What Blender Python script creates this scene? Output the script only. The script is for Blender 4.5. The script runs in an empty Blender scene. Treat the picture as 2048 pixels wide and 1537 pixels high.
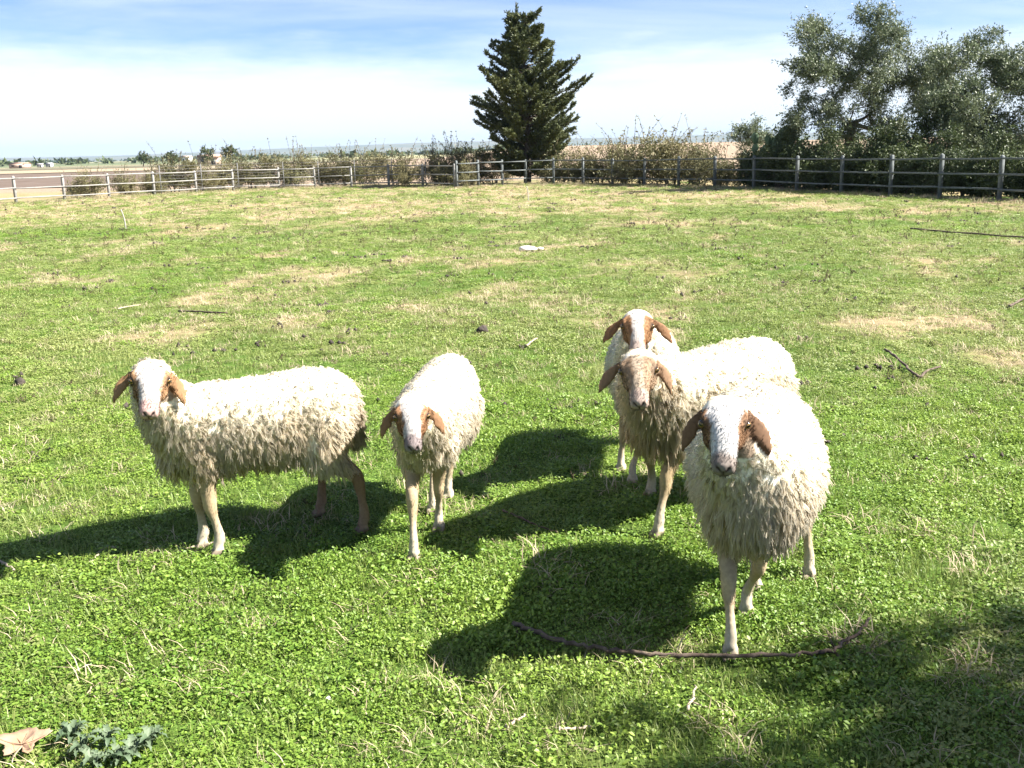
import bpy, bmesh, math, random
import numpy as np
from mathutils import Matrix, Vector
from mathutils.kdtree import KDTree

R = math.radians
rng = np.random.default_rng(7)
random.seed(7)
SC = bpy.context.scene
COL = SC.collection

# ------------------------------------------------------------------ camera
F_PX, CAM_H = 2048.0, 1.6
PITCH = math.atan(466 / 2048)
ROLL = R(1.4)
_f = np.array([0, math.cos(PITCH), -math.sin(PITCH)])
_r0 = np.array([1.0, 0, 0])
_u0 = np.array([0, math.sin(PITCH), math.cos(PITCH)])
_r = _r0 * math.cos(ROLL) - _u0 * math.sin(ROLL)
_u = _r0 * math.sin(ROLL) + _u0 * math.cos(ROLL)
CAM = np.array([0, 0, CAM_H])
cam_data = bpy.data.cameras.new('camera')
cam_data.sensor_width = 36
cam_data.lens = 36
cam_data.clip_start = 0.05
cam_data.clip_end = 30000
cam = bpy.data.objects.new('camera', cam_data)
COL.objects.link(cam)
cam.matrix_world = Matrix((
    (_r[0], _u[0], -_f[0], 0), (_r[1], _u[1], -_f[1], 0),
    (_r[2], _u[2], -_f[2], CAM_H), (0, 0, 0, 1)))
SC.camera = cam

# ------------------------------------------------------------------ light
SUN_EL, SUN_AZ = R(43), R(-8)          # azimuth from +X towards +Y
world = bpy.data.worlds.new('World')
SC.world = world
world.use_nodes = True
wn, wl = world.node_tree.nodes, world.node_tree.links
wn.clear()
w_out = wn.new('ShaderNodeOutputWorld')
w_bg = wn.new('ShaderNodeBackground')
w_bg.inputs['Strength'].default_value = 0.055
w_sky = wn.new('ShaderNodeTexSky')
w_sky.sky_type = 'NISHITA'
w_sky.sun_disc = False
w_sky.sun_elevation = SUN_EL
w_sky.sun_rotation = R(90) - SUN_AZ
w_sky.air_density = 0.47
w_sky.dust_density = 0.25
w_sky.ozone_density = 3.2
w_tc = wn.new('ShaderNodeTexCoord')
w_sep = wn.new('ShaderNodeSeparateXYZ')
wl.new(w_tc.outputs['Generated'], w_sep.inputs[0])


def wmath(op, a, b=None, clamp=False):
    n = wn.new('ShaderNodeMath'); n.operation = op; n.use_clamp = clamp
    for i, v in enumerate((a, b)):
        if v is None: continue
        if isinstance(v, (int, float)): n.inputs[i].default_value = v
        else: wl.new(v, n.inputs[i])
    return n.outputs[0]


zden = wmath('ADD', wmath('MAXIMUM', w_sep.outputs[2], 0.0), 0.10)
cx = wmath('DIVIDE', w_sep.outputs[0], zden)
cy = wmath('DIVIDE', w_sep.outputs[1], zden)
w_comb = wn.new('ShaderNodeCombineXYZ')
wl.new(cx, w_comb.inputs[0]); wl.new(cy, w_comb.inputs[1])
w_map = wn.new('ShaderNodeMapping')
w_map.inputs['Scale'].default_value = (0.30, 0.62, 1)
w_map.inputs['Rotation'].default_value = (0, 0, R(14))
w_map.inputs['Location'].default_value = (2.3, 1.35, 0)
wl.new(w_comb.outputs[0], w_map.inputs[0])
w_n1 = wn.new('ShaderNodeTexNoise')
w_n1.inputs['Scale'].default_value = 1.1
w_n1.inputs['Detail'].default_value = 9
w_n1.inputs['Roughness'].default_value = 0.55
w_n1.inputs['Distortion'].default_value = 0.5
wl.new(w_map.outputs[0], w_n1.inputs['Vector'])
w_r1 = wn.new('ShaderNodeMapRange')
w_r1.interpolation_type = 'SMOOTHSTEP'
w_r1.inputs['From Min'].default_value = 0.40
w_r1.inputs['From Max'].default_value = 0.74
w_r1.inputs['To Max'].default_value = 0.7
wl.new(w_n1.outputs[0], w_r1.inputs[0])
# a thin white veil of cloud all round above the horizon, with an uneven upper edge
def wnoise(scale, detail, rough=.55, sc=(1, 1, 1)):
    mp = wn.new('ShaderNodeMapping'); mp.inputs['Scale'].default_value = sc
    wl.new(w_tc.outputs['Generated'], mp.inputs[0])
    n = wn.new('ShaderNodeTexNoise'); n.inputs['Scale'].default_value = scale
    n.inputs['Detail'].default_value = detail; n.inputs['Roughness'].default_value = rough
    wl.new(mp.outputs[0], n.inputs['Vector'])
    return n.outputs[0]


def wrange(v, a, b, c, d):
    r = wn.new('ShaderNodeMapRange'); r.interpolation_type = 'SMOOTHSTEP'
    for i, q in enumerate((a, b, c, d)): r.inputs[i + 1].default_value = q
    wl.new(v, r.inputs[0])
    return r.outputs[0]


edge = wmath('ADD', w_sep.outputs[2], wmath('MULTIPLY', wmath('SUBTRACT', wnoise(1.0, 8, .6, (3.2, 3.2, 22)), .5), .13))
edge = wmath('ADD', edge, wmath('MULTIPLY', wmath('SUBTRACT', wnoise(1.0, 6, .6, (14, 14, 60)), .5), .03))
veil = wrange(edge, .130, .055, 0, .88)
cum = wmath('MULTIPLY', wrange(wnoise(1.0, 7, .6, (16, 16, 60)), .55, .66, 0, .8),
            wmath('MULTIPLY', wrange(w_sep.outputs[2], .018, .030, 0, 1), wrange(w_sep.outputs[2], .055, .042, 0, 1)))
wisp = wmath('MULTIPLY', w_r1.outputs[0], .75)
mask = wmath('MAXIMUM', wmath('MAXIMUM', veil, wisp), cum)
w_mix = wn.new('ShaderNodeMix'); w_mix.data_type = 'RGBA'
wl.new(mask, w_mix.inputs['Factor'])
wl.new(w_sky.outputs[0], w_mix.inputs['A'])
w_mix.inputs['B'].default_value = (5.5, 5.9, 6.2, 1)
wl.new(w_mix.outputs['Result'], w_bg.inputs['Color'])
wl.new(w_bg.outputs[0], w_out.inputs['Surface'])

sun_data = bpy.data.lights.new('sun', 'SUN')
sun_data.energy = 5.0
sun_data.angle = R(0.5)
sun_data.color = (1.0, 0.95, 0.87)
sun = bpy.data.objects.new('sun', sun_data)
COL.objects.link(sun)
_sd = Vector((math.cos(SUN_EL) * math.cos(SUN_AZ), math.cos(SUN_EL) * math.sin(SUN_AZ), math.sin(SUN_EL)))
sun.rotation_euler = _sd.to_track_quat('Z', 'Y').to_euler()
sun.location = (20, -3, 20)

SC.view_settings.view_transform = 'Standard'
SC.view_settings.look = 'None'
SC.view_settings.gamma = 1
SC.view_settings.exposure = 1.98
SC.view_settings.use_curve_mapping = False
SC.cycles.use_denoising = True
SC.cycles.max_bounces = 9
SC.cycles.diffuse_bounces = 6
SC.cycles.transmission_bounces = 6
SC.cycles.volume_bounces = 0
SC.cycles.caustics_reflective = False
SC.cycles.caustics_refractive = False


# ------------------------------------------------------------------ helpers
def ray(px, py):
    return _f + _r * (px - 1024) / F_PX - _u * (py - 768.5) / F_PX


def aty(px, py, Y):
    d = ray(px, py)
    return d * Y / d[1] + CAM


def _hash(ix, iy, seed):
    h = (ix.astype(np.int64) * 374761393 + iy.astype(np.int64) * 668265263 + seed * 1442695041) & 0xffffffff
    h = ((h ^ (h >> 13)) * 1274126177) & 0xffffffff
    return ((h ^ (h >> 16)) & 0xffff) / 65535.0


def vnoise(x, y, seed=0):
    x = np.asarray(x, float); y = np.asarray(y, float)
    ix = np.floor(x); iy = np.floor(y)
    fx = x - ix; fy = y - iy
    fx = fx * fx * (3 - 2 * fx); fy = fy * fy * (3 - 2 * fy)
    a = _hash(ix, iy, seed); b = _hash(ix + 1, iy, seed)
    c = _hash(ix, iy + 1, seed); d = _hash(ix + 1, iy + 1, seed)
    return (a * (1 - fx) + b * fx) * (1 - fy) + (c * (1 - fx) + d * fx) * fy


def fbm(x, y, seed=0, octv=4):
    s = 0; a = 0.5; t = 0
    for i in range(octv):
        s = s + a * vnoise(x * 2 ** i, y * 2 ** i, seed + i); t += a; a *= 0.5
    return s / t


def sstep(a, b, x):
    t = np.clip((x - a) / (b - a), 0, 1)
    return t * t * (3 - 2 * t)


def gz(x, y):
    x = np.asarray(x, float); y = np.asarray(y, float)
    near = (1 - sstep(55, 70, y))
    z = ((fbm(x * 0.8, y * 0.8, 3, 3) - 0.5) * 0.07 + (fbm(x * 0.22, y * 0.22, 9, 2) - 0.5) * 0.10 * sstep(8, 16, y)) * near
    rise = sstep(75, 150, y) * sstep(-14, 14, x - (y - 60) * -0.04) * (1 - sstep(400, 1500, y))
    return z + rise * 2.15


def at(px, py):
    """pixel -> point on the ground"""
    d = ray(px, py)
    z = 0.0
    for _ in range(4):
        t = (z - CAM_H) / d[2]
        p = d * t + CAM
        z = float(gz(p[0], p[1]))
    p[2] = z
    return p


def mk(name, V, F, mat=None, parent=None, smooth=False, col=None, link=True):
    V = np.asarray(V, np.float32)
    me = bpy.data.meshes.new(name)
    if isinstance(F, np.ndarray):
        F = [F]
    F = [np.asarray(f, np.int32) for f in F if len(f)]
    me.vertices.add(len(V)); me.vertices.foreach_set('co', V.ravel())
    loops = np.concatenate([f.ravel() for f in F])
    tot = np.concatenate([np.full(len(f), f.shape[1], np.int32) for f in F])
    st = np.concatenate([[0], np.cumsum(tot)[:-1]]).astype(np.int32)
    me.loops.add(len(loops)); me.loops.foreach_set('vertex_index', loops)
    me.polygons.add(len(tot)); me.polygons.foreach_set('loop_start', st)
    me.polygons.foreach_set('loop_total', tot)
    if smooth:
        me.polygons.foreach_set('use_smooth', np.ones(len(tot), bool))
    me.update(calc_edges=True)
    if col is not None:
        a = me.attributes.new('Col', 'FLOAT_COLOR', 'POINT')
        c = np.ones((len(V), 4), np.float32); c[:, :3] = col
        a.data.foreach_set('color', c.ravel())
    if mat: me.materials.append(mat)
    o = bpy.data.objects.new(name, me)
    if link: COL.objects.link(o)
    if parent: o.parent = parent
    return o


def tag(o, label=None, cat=None, group=None, kind=None):
    if label: o['label'] = label
    if cat: o['category'] = cat
    if group: o['group'] = group
    if kind: o['kind'] = kind
    return o


def empty(name, loc=(0, 0, 0), rz=0.0):
    o = bpy.data.objects.new(name, None)
    o.empty_display_size = 0.1
    COL.objects.link(o)
    o.location = loc; o.rotation_euler = (0, 0, rz)
    return o


def copy_tree(o, loc, rz=0.0, sc=1.0, parent=None):
    c = o.copy(); COL.objects.link(c)
    c.parent = parent
    if parent is None:
        c.location = loc; c.rotation_euler = (0, 0, rz)
        c.scale = (sc, sc, sc) if isinstance(sc, (int, float)) else sc
    for ch in o.children:
        copy_tree(ch, None, parent=c)
    return c


class MB:
    """mesh collector"""
    def __init__(s):
        s.V = []; s.Q = []; s.T = []; s.n = 0; s.C = []

    def add(s, V, Q=None, T=None, col=None):
        V = np.asarray(V, float)
        if Q is not None and len(Q): s.Q.append(np.asarray(Q) + s.n)
        if T is not None and len(T): s.T.append(np.asarray(T) + s.n)
        s.V.append(V); s.n += len(V)
        if col is not None:
            s.C.append(np.broadcast_to(np.asarray(col, float), (len(V), 3)))

    def build(s, name, mat, parent=None, smooth=False):
        F = []
        if s.Q: F.append(np.concatenate(s.Q))
        if s.T: F.append(np.concatenate(s.T))
        c = np.concatenate(s.C) if s.C else None
        return mk(name, np.concatenate(s.V), F, mat, parent, smooth, c)


def norm(v):
    v = np.asarray(v, float)
    return v / np.maximum(np.linalg.norm(v, axis=-1, keepdims=True), 1e-9)


def loft(P, W, HU, HD, up=(0, 0, 1), k=16, ex=2.0, caps=True):
    """closed swept solid: path points P, half widths W, half heights up HU / down HD"""
    P = np.asarray(P, float); n = len(P)
    T = np.gradient(P, axis=0); T = norm(T)
    U = np.broadcast_to(np.asarray(up, float), (n, 3))
    S = norm(np.cross(T, U)); U = norm(np.cross(S, T))
    a = np.linspace(0, 2 * np.pi, k, endpoint=False)
    ca, sa = np.cos(a), np.sin(a)
    ca = np.sign(ca) * np.abs(ca) ** (2 / ex); sa = np.sign(sa) * np.abs(sa) ** (2 / ex)
    W = np.asarray(W, float)[:, None]; HU = np.asarray(HU, float)[:, None]; HD = np.asarray(HD, float)[:, None]
    y = ca[None] * W
    z = np.where(sa[None] > 0, sa[None] * HU, sa[None] * HD)
    V = P[:, None] + S[:, None] * y[..., None] + U[:, None] * z[..., None]
    V = V.reshape(-1, 3)
    i = np.arange(n - 1)[:, None] * k; j = np.arange(k)[None]; j2 = (j + 1) % k
    Q = np.stack([i + j, i + j2, i + k + j2, i + k + j], -1).reshape(-1, 4)
    T_ = np.zeros((0, 3), int)
    if caps:
        V = np.vstack([V, P[0], P[-1]])
        c0, c1 = n * k, n * k + 1
        jj = np.arange(k); jj2 = (jj + 1) % k
        T_ = np.vstack([np.stack([jj2, jj, np.full(k, c0)], -1),
                        np.stack([(n - 1) * k + jj, (n - 1) * k + jj2, np.full(k, c1)], -1)])
    return V, Q, T_


def tube(P, r, k=6, up=None):
    P = np.asarray(P, float)
    r = np.broadcast_to(np.asarray(r, float), (len(P),))
    d = P[-1] - P[0]
    if up is None:
        up = (0, 0, 1) if abs(d[2]) < 0.8 * np.linalg.norm(d) else (0.31, 0.95, 0)
    return loft(P, r, r, r, up, k)


def bez(p0, p1, p2, n):
    t = np.linspace(0, 1, n)[:, None]
    return (1 - t) ** 2 * np.asarray(p0) + 2 * t * (1 - t) * np.asarray(p1) + t * t * np.asarray(p2)


def boxV(c, s):
    c = np.asarray(c, float); s = np.asarray(s, float) / 2
    V = np.array([[x, y, z] for x in (-1, 1) for y in (-1, 1) for z in (-1, 1)]) * s + c
    Q = np.array([[0, 1, 3, 2], [4, 6, 7, 5], [0, 4, 5, 1], [2, 3, 7, 6], [0, 2, 6, 4], [1, 5, 7, 3]])
    return V, Q


# ------------------------------------------------------------------ materials
def mat_new(name):
    m = bpy.data.materials.new(name); m.use_nodes = True
    nt = m.node_tree
    b = nt.nodes['Principled BSDF']
    return m, nt, b


def mat_simple(name, c1, c2=None, rough=0.8, scale=20, spec=0.3, detail=5, bump=0.0, use_col=False, coord='Object'):
    m, nt, b = mat_new(name)
    b.inputs['Roughness'].default_value = rough
    b.inputs['Specular IOR Level'].default_value = spec
    n = nt.nodes.new('ShaderNodeTexNoise')
    n.inputs['Scale'].default_value = scale; n.inputs['Detail'].default_value = detail
    tc = nt.nodes.new('ShaderNodeTexCoord')
    nt.links.new(tc.outputs[coord], n.inputs['Vector'])
    mx = nt.nodes.new('ShaderNodeMix'); mx.data_type = 'RGBA'
    rp = nt.nodes.new('ShaderNodeMapRange')
    rp.inputs['From Min'].default_value = 0.35; rp.inputs['From Max'].default_value = 0.65
    nt.links.new(n.outputs[0], rp.inputs[0]); nt.links.new(rp.outputs[0], mx.inputs['Factor'])
    mx.inputs['A'].default_value = (*c1, 1); mx.inputs['B'].default_value = (*(c2 or c1), 1)
    nt.links.new(mx.outputs['Result'], b.inputs['Base Color'])
    if bump:
        bp = nt.nodes.new('ShaderNodeBump'); bp.inputs['Strength'].default_value = bump
        bp.inputs['Distance'].default_value = 0.01
        nt.links.new(n.outputs[0], bp.inputs['Height']); nt.links.new(bp.outputs[0], b.inputs['Normal'])
    return m


def mat_leaf(name, c1, c2, transl=0.3, rough=0.6, spec=0.25, pscale=0.6, vary=0.35, use_col=False):
    """leaf: colour varies by patch in the world and from instance to instance; light passes through"""
    m, nt, b = mat_new(name)
    L = nt.links
    geo = nt.nodes.new('ShaderNodeNewGeometry')
    n = nt.nodes.new('ShaderNodeTexNoise'); n.inputs['Scale'].default_value = pscale; n.inputs['Detail'].default_value = 4
    L.new(geo.outputs['Position'], n.inputs['Vector'])
    oi = nt.nodes.new('ShaderNodeObjectInfo')
    isl = nt.nodes.new('ShaderNodeMath'); isl.operation = 'ADD'
    L.new(geo.outputs['Random Per Island'], isl.inputs[0]); L.new(oi.outputs['Random'], isl.inputs[1])
    fr = nt.nodes.new('ShaderNodeMath'); fr.operation = 'FRACT'; L.new(isl.outputs[0], fr.inputs[0])
    rp = nt.nodes.new('ShaderNodeMapRange')
    rp.inputs['From Min'].default_value = 0.35; rp.inputs['From Max'].default_value = 0.65
    L.new(n.outputs[0], rp.inputs[0])
    ml = nt.nodes.new('ShaderNodeMath'); ml.operation = 'MULTIPLY_ADD'
    L.new(fr.outputs[0], ml.inputs[0]); ml.inputs[1].default_value = vary
    sc = nt.nodes.new('ShaderNodeMath'); sc.operation = 'MULTIPLY'; sc.inputs[1].default_value = 1 - vary
    L.new(rp.outputs[0], sc.inputs[0]); L.new(sc.outputs[0], ml.inputs[2])
    mx = nt.nodes.new('ShaderNodeMix'); mx.data_type = 'RGBA'
    L.new(ml.outputs[0], mx.inputs['Factor'])
    mx.inputs['A'].default_value = (*c1, 1); mx.inputs['B'].default_value = (*c2, 1)
    L.new(mx.outputs['Result'], b.inputs['Base Color'])
    b.inputs['Roughness'].default_value = rough
    b.inputs['Specular IOR Level'].default_value = spec
    # a leaf reflects its colour and lets a share of it through
    vs = nt.nodes.new('ShaderNodeVectorMath'); vs.operation = 'SCALE'; vs.inputs['Scale'].default_value = transl * 1.5
    L.new(mx.outputs['Result'], vs.inputs[0])
    tr = nt.nodes.new('ShaderNodeBsdfTranslucent'); L.new(vs.outputs[0], tr.inputs['Color'])
    ms = nt.nodes.new('ShaderNodeAddShader')
    out = nt.nodes['Material Output']
    L.new(b.outputs[0], ms.inputs[0]); L.new(tr.outputs[0], ms.inputs[1]); L.new(ms.outputs[0], out.inputs['Surface'])
    return m


def mat_col(name, rough=0.8, spec=0.2, noise=0.12, nscale=60, transl=0.0, sheen=0.0):
    """colour from the mesh attribute Col with fine variation"""
    m, nt, b = mat_new(name); L = nt.links
    a = nt.nodes.new('ShaderNodeAttribute'); a.attribute_name = 'Col'
    tc = nt.nodes.new('ShaderNodeTexCoord')
    n = nt.nodes.new('ShaderNodeTexNoise'); n.inputs['Scale'].default_value = nscale; n.inputs['Detail'].default_value = 5
    L.new(tc.outputs['Object'], n.inputs['Vector'])
    rp = nt.nodes.new('ShaderNodeMapRange')
    rp.inputs['From Min'].default_value = 0.3; rp.inputs['From Max'].default_value = 0.7
    rp.inputs['To Min'].default_value = 1 - noise; rp.inputs['To Max'].default_value = 1 + noise
    L.new(n.outputs[0], rp.inputs[0])
    vm = nt.nodes.new('ShaderNodeVectorMath'); vm.operation = 'SCALE'
    L.new(a.outputs['Color'], vm.inputs[0]); L.new(rp.outputs[0], vm.inputs['Scale'])
    L.new(vm.outputs[0], b.inputs['Base Color'])
    b.inputs['Roughness'].default_value = rough; b.inputs['Specular IOR Level'].default_value = spec
    if transl:
        tr = nt.nodes.new('ShaderNodeBsdfTranslucent'); L.new(vm.outputs[0], tr.inputs['Color'])
        ms = nt.nodes.new('ShaderNodeMixShader'); ms.inputs[0].default_value = transl
        out = nt.nodes['Material Output']
        L.new(b.outputs[0], ms.inputs[1]); L.new(tr.outputs[0], ms.inputs[2]); L.new(ms.outputs[0], out.inputs['Surface'])
    return m


M = {}
M['soil'] = None
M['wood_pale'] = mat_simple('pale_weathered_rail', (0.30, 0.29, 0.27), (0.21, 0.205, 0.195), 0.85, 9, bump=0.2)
M['wood_shaded'] = mat_simple('shade_darkened_rail', (0.10, 0.112, 0.114), (0.15, 0.165, 0.165), 0.85, 9, bump=0.2)  # same fence wood, darkened to put the right run's shade into its colour
M['bark'] = mat_simple('grey_brown_bark', (0.07, 0.055, 0.04), (0.14, 0.115, 0.09), 0.95, 14, bump=0.6)
M['twig'] = mat_simple('brown_twig_bark', (0.06, 0.042, 0.032), (0.15, 0.115, 0.09), 0.9, 25, bump=0.6)
M['pale_twig'] = mat_simple('bleached_twig', (0.42, 0.35, 0.26), (0.30, 0.24, 0.18), 0.9, 25)
M['skin'] = mat_col('sheep_coat', 0.75, 0.25, 0.14, 90)
M['fleece'] = mat_col('sheep_fleece', 0.9, 0.1, 0.10, 30, transl=0.6)
M['olive_leaf'] = mat_leaf('olive_leaf', (0.058, 0.082, 0.042), (0.140, 0.162, 0.090), 0.2, 0.5, 0.4, 0.8, 0.6)
M['conifer'] = mat_leaf('conifer_spray', (0.026, 0.042, 0.020), (0.115, 0.125, 0.046), 0.12, 0.6, 0.3, 0.7, 0.6)
M['dark_leaf'] = mat_leaf('dark_shrub_leaf', (0.028, 0.045, 0.018), (0.075, 0.095, 0.032), 0.18, 0.55, 0.3, 0.6, 0.6)
M['dry_leafed'] = mat_leaf('olive_brown_leaf', (0.070, 0.080, 0.032), (0.19, 0.165, 0.08), 0.2, 0.6, 0.3, 0.5, 0.6)
M['pad'] = mat_simple('prickly_pear_skin', (0.10, 0.16, 0.085), (0.14, 0.20, 0.11), 0.6, 6)
M['clover'] = mat_leaf('clover_leaf', (0.060, 0.130, 0.014), (0.180, 0.240, 0.042), 0.38, 0.5, 0.3, 0.55, 0.55)
M['pale_clover'] = mat_leaf('grazed_pale_clover', (0.10, 0.150, 0.032), (0.215, 0.235, 0.080), 0.36, 0.5, 0.3, 0.4, 0.5)
M['grass'] = mat_leaf('grass_blade', (0.080, 0.135, 0.022), (0.20, 0.215, 0.07), 0.35, 0.5, 0.3, 0.45, 0.5)
M['straw'] = mat_leaf('dry_straw', (0.25, 0.20, 0.125), (0.44, 0.37, 0.265), 0.3, 0.7, 0.2, 0.6, 0.7)
M['stalk'] = mat_leaf('dead_dark_stalk', (0.045, 0.035, 0.025), (0.12, 0.09, 0.055), 0.1, 0.8, 0.1, 0.6, 0.8)


# ------------------------------------------------------------------ ground
# how dry the sward is at a place (0 lush .. 1 bare straw); shared by ground and plants
DRY_SPOTS = []
for (q, ax, ay, am) in [((625, 560), .45, .9, .2), ((830, 552), .4, .5, .12), ((1000, 603), .55, .7, .17), ((1270, 525), .8, 1.0, .16), ((1490, 537), .5, .7, .14), ((1900, 640), .8, 1.2, .17),
                        ((1770, 655), .7, .7, .14), ((370, 655), .7, .8, .17), ((370, 466), .9, 2.0, .2), ((240, 680), .6, .5, .12), ((1160, 580), .6, .7, .12), ((900, 415), 6, 5, .16), ((700, 430), 3, 4, .10),
                        ((330, 1200), .28, .16, .15), ((1150, 1085), .16, .12, .2), ((1150, 1290), .22, .10, .13), ((1640, 1450), .25, .15, .18), ((1900, 1320), .25, .14, .18), ((1880, 1120), .3, .25, .15), ((70, 850), .35, .3, .15)]:
    _p = at(*q); DRY_SPOTS.append((_p[0], _p[1], ax * .85, ay * .85, am * .9))


def dry_at(x, y):
    x = np.asarray(x, float); y = np.asarray(y, float)
    n1 = fbm(x * 0.85, y * 0.50, 21, 4)
    n2 = fbm(x * 1.9, y * 1.2, 45, 3)
    d = 0.56 * n1 + 0.44 * n2
    bias = -0.05 + 0.075 * sstep(5, 11, y) + 0.03 * sstep(15, 28, y) + 0.20 * sstep(20, 34, y)
    for (qx, qy, ax, ay, am) in DRY_SPOTS:
        bias = bias + am * np.exp(-(((x - qx) / ax) ** 2 + ((y - qy) / ay) ** 2))
    bias = bias + 0.05 * np.exp(-((x - 1.4) ** 2 / 1.2 + (y - 2.7) ** 2 / 0.4))
    bias = bias + 0.10 * np.exp(-((x + 1.6) ** 2 / 0.12 + (y - 3.6) ** 2 / 0.08))
    return sstep(0.52, 0.78, d + bias)


def ground_material():
    m, nt, b = mat_new('pasture_soil'); L = nt.links
    N = nt.nodes
    a = N.new('ShaderNodeAttribute'); a.attribute_name = 'Col'
    geo = N.new('ShaderNodeNewGeometry')
    n = N.new('ShaderNodeTexNoise'); n.inputs['Scale'].default_value = 9; n.inputs['Detail'].default_value = 8
    L.new(geo.outputs['Position'], n.inputs['Vector'])
    n3 = N.new('ShaderNodeTexNoise'); n3.inputs['Scale'].default_value = 70; n3.inputs['Detail'].default_value = 4
    L.new(geo.outputs['Position'], n3.inputs['Vector'])
    ad = N.new('ShaderNodeMath'); ad.operation = 'ADD'
    L.new(n.outputs[0], ad.inputs[0]); L.new(n3.outputs[0], ad.inputs[1])
    rp = N.new('ShaderNodeMapRange'); rp.inputs['From Min'].default_value = 0.7; rp.inputs['From Max'].default_value = 1.3
    rp.inputs['To Min'].default_value = 0.6; rp.inputs['To Max'].default_value = 1.35
    L.new(ad.outputs[0], rp.inputs[0])
    vm = N.new('ShaderNodeVectorMath'); vm.operation = 'SCALE'
    L.new(a.outputs['Color'], vm.inputs[0]); L.new(rp.outputs[0], vm.inputs['Scale'])
    L.new(vm.outputs[0], b.inputs['Base Color'])
    b.inputs['Roughness'].default_value = 0.95; b.inputs['Specular IOR Level'].default_value = 0.1
    bp = N.new('ShaderNodeBump'); bp.inputs['Strength'].default_value = 0.6; bp.inputs['Distance'].default_value = 0.02
    L.new(n3.outputs[0], bp.inputs['Height']); L.new(bp.outputs[0], b.inputs['Normal'])
    return m


def axis(a, b, step, far0, far1, g=1.35):
    mid = np.arange(a, b + 1e-6, step)
    lo = []; s = step; v = a
    while v > far0:
        s *= g; v -= s; lo.append(v)
    hi = []; s = step; v = mid[-1]
    while v < far1:
        s *= g; v += s; hi.append(v)
    return np.concatenate([lo[::-1], mid, hi])


gx = axis(-26, 24, 0.34, -9000, 9000, 1.3)
gy = axis(-4, 62, 0.34, -300, 9000, 1.22)
GX, GY = np.meshgrid(gx, gy)
gzv = gz(GX, GY)
nx, ny = len(gx), len(gy)
gV = np.stack([GX.ravel(), GY.ravel(), gzv.ravel()], -1)
ii = (np.arange(ny - 1)[:, None] * nx + np.arange(nx - 1)[None]).ravel()
gQ = np.stack([ii, ii + 1, ii + nx + 1, ii + nx], -1)
dv = dry_at(GX.ravel(), GY.ravel())[:, None]
green_soil = np.array([0.070, 0.120, 0.022]); straw_soil = np.array([0.27, 0.215, 0.12])
gc = green_soil * (1 - dv) + straw_soil * dv
X, Y = gV[:, 0:1], gV[:, 1:2]
far = sstep(54, 60, Y + 0.0 * X)
outside_l = sstep(0.0, 1.0, (Y - 44) - (X + 19.3) * 0.55 + 2)  # beyond the left fence
fieldc = np.array([0.27, 0.205, 0.15]) * (0.85 + 0.3 * fbm(X * 0.05, Y * 0.02, 5, 3))
plain = np.array([0.12, 0.14, 0.08]) * (0.6 + 0.8 * vnoise(X * 0.01, Y * 0.006, 77)) + \
    np.array([0.16, 0.12, 0.07]) * sstep(0.45, 0.6, vnoise(X * 0.004, Y * 0.003, 31))
gc = gc * (1 - far) + fieldc * far
pm = sstep(260, 420, Y)
gc = gc * (1 - pm) + plain * pm
M['soil'] = ground_material()
ground = mk('ground', gV, gQ, M['soil'], smooth=True, col=gc)
tag(ground, kind='structure')


# other fields beyond the paddock, each a sheet of its own
def sheet(name, x0, x1, y0, y1, c1, c2, dz, step=4.0, scale=0.6, furrow=0.0):
    xs = np.arange(x0, x1 + 0.1, step); ys = np.arange(y0, y1 + 0.1, step)
    A, B = np.meshgrid(xs, ys)
    z = gz(A, B) + dz + (furrow * np.sin(A * 9.0) if furrow else 0)
    V = np.stack([A.ravel(), B.ravel(), z.ravel()], -1)
    w, h = len(xs), len(ys)
    q = (np.arange(h - 1)[:, None] * w + np.arange(w - 1)[None]).ravel()
    o = mk(name, V, np.stack([q, q + 1, q + w + 1, q + w], -1),
           mat_simple(name + '_earth', c1, c2, 0.95, scale, 0.1, 8, 0.5), smooth=True)
    return tag(o, kind='structure')


sheet('ploughed_field', -90, -16, 66, 150, (0.105, 0.078, 0.062), (0.145, 0.112, 0.092), 0.05, 3.0, 0.35)
sheet('stubble_field', -120, -22, 155, 215, (0.32, 0.26, 0.18), (0.25, 0.20, 0.14), 0.08, 5.0, 0.2)
sheet('green_field', -140, -40, 222, 300, (0.12, 0.115, 0.075), (0.16, 0.145, 0.10), 0.10, 5.0, 0.2)


# hills on the horizon
def hills():
    xs = np.linspace(-6500, 6500, 160)
    ys = np.linspace(5600, 7600, 24)
    A, B = np.meshgrid(xs, ys)
    t = (B - 5600) / 2000
    ridge = 34 + 44 * sstep(-3400, 400, A) + 22 * (fbm(A / 900, B * 0 + 0.3, 61, 4) - 0.5)
    z = ridge * np.sin(np.clip(t, 0, 1) * np.pi * 0.5) + (fbm(A / 300, B / 300, 15, 3) - 0.5) * 8 * t - 1.0
    V = np.stack([A.ravel(), B.ravel(), z.ravel()], -1)
    w, h = len(xs), len(ys)
    q = (np.arange(h - 1)[:, None] * w + np.arange(w - 1)[None]).ravel()
    o = mk('hills', V, np.stack([q, q + 1, q + w + 1, q + w], -1),
           mat_simple('far_hill', (0.10, 0.12, 0.08), (0.17, 0.16, 0.11), 0.95, 0.004, 0.1), smooth=True)
    tag(o, kind='structure')


hills()


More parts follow.
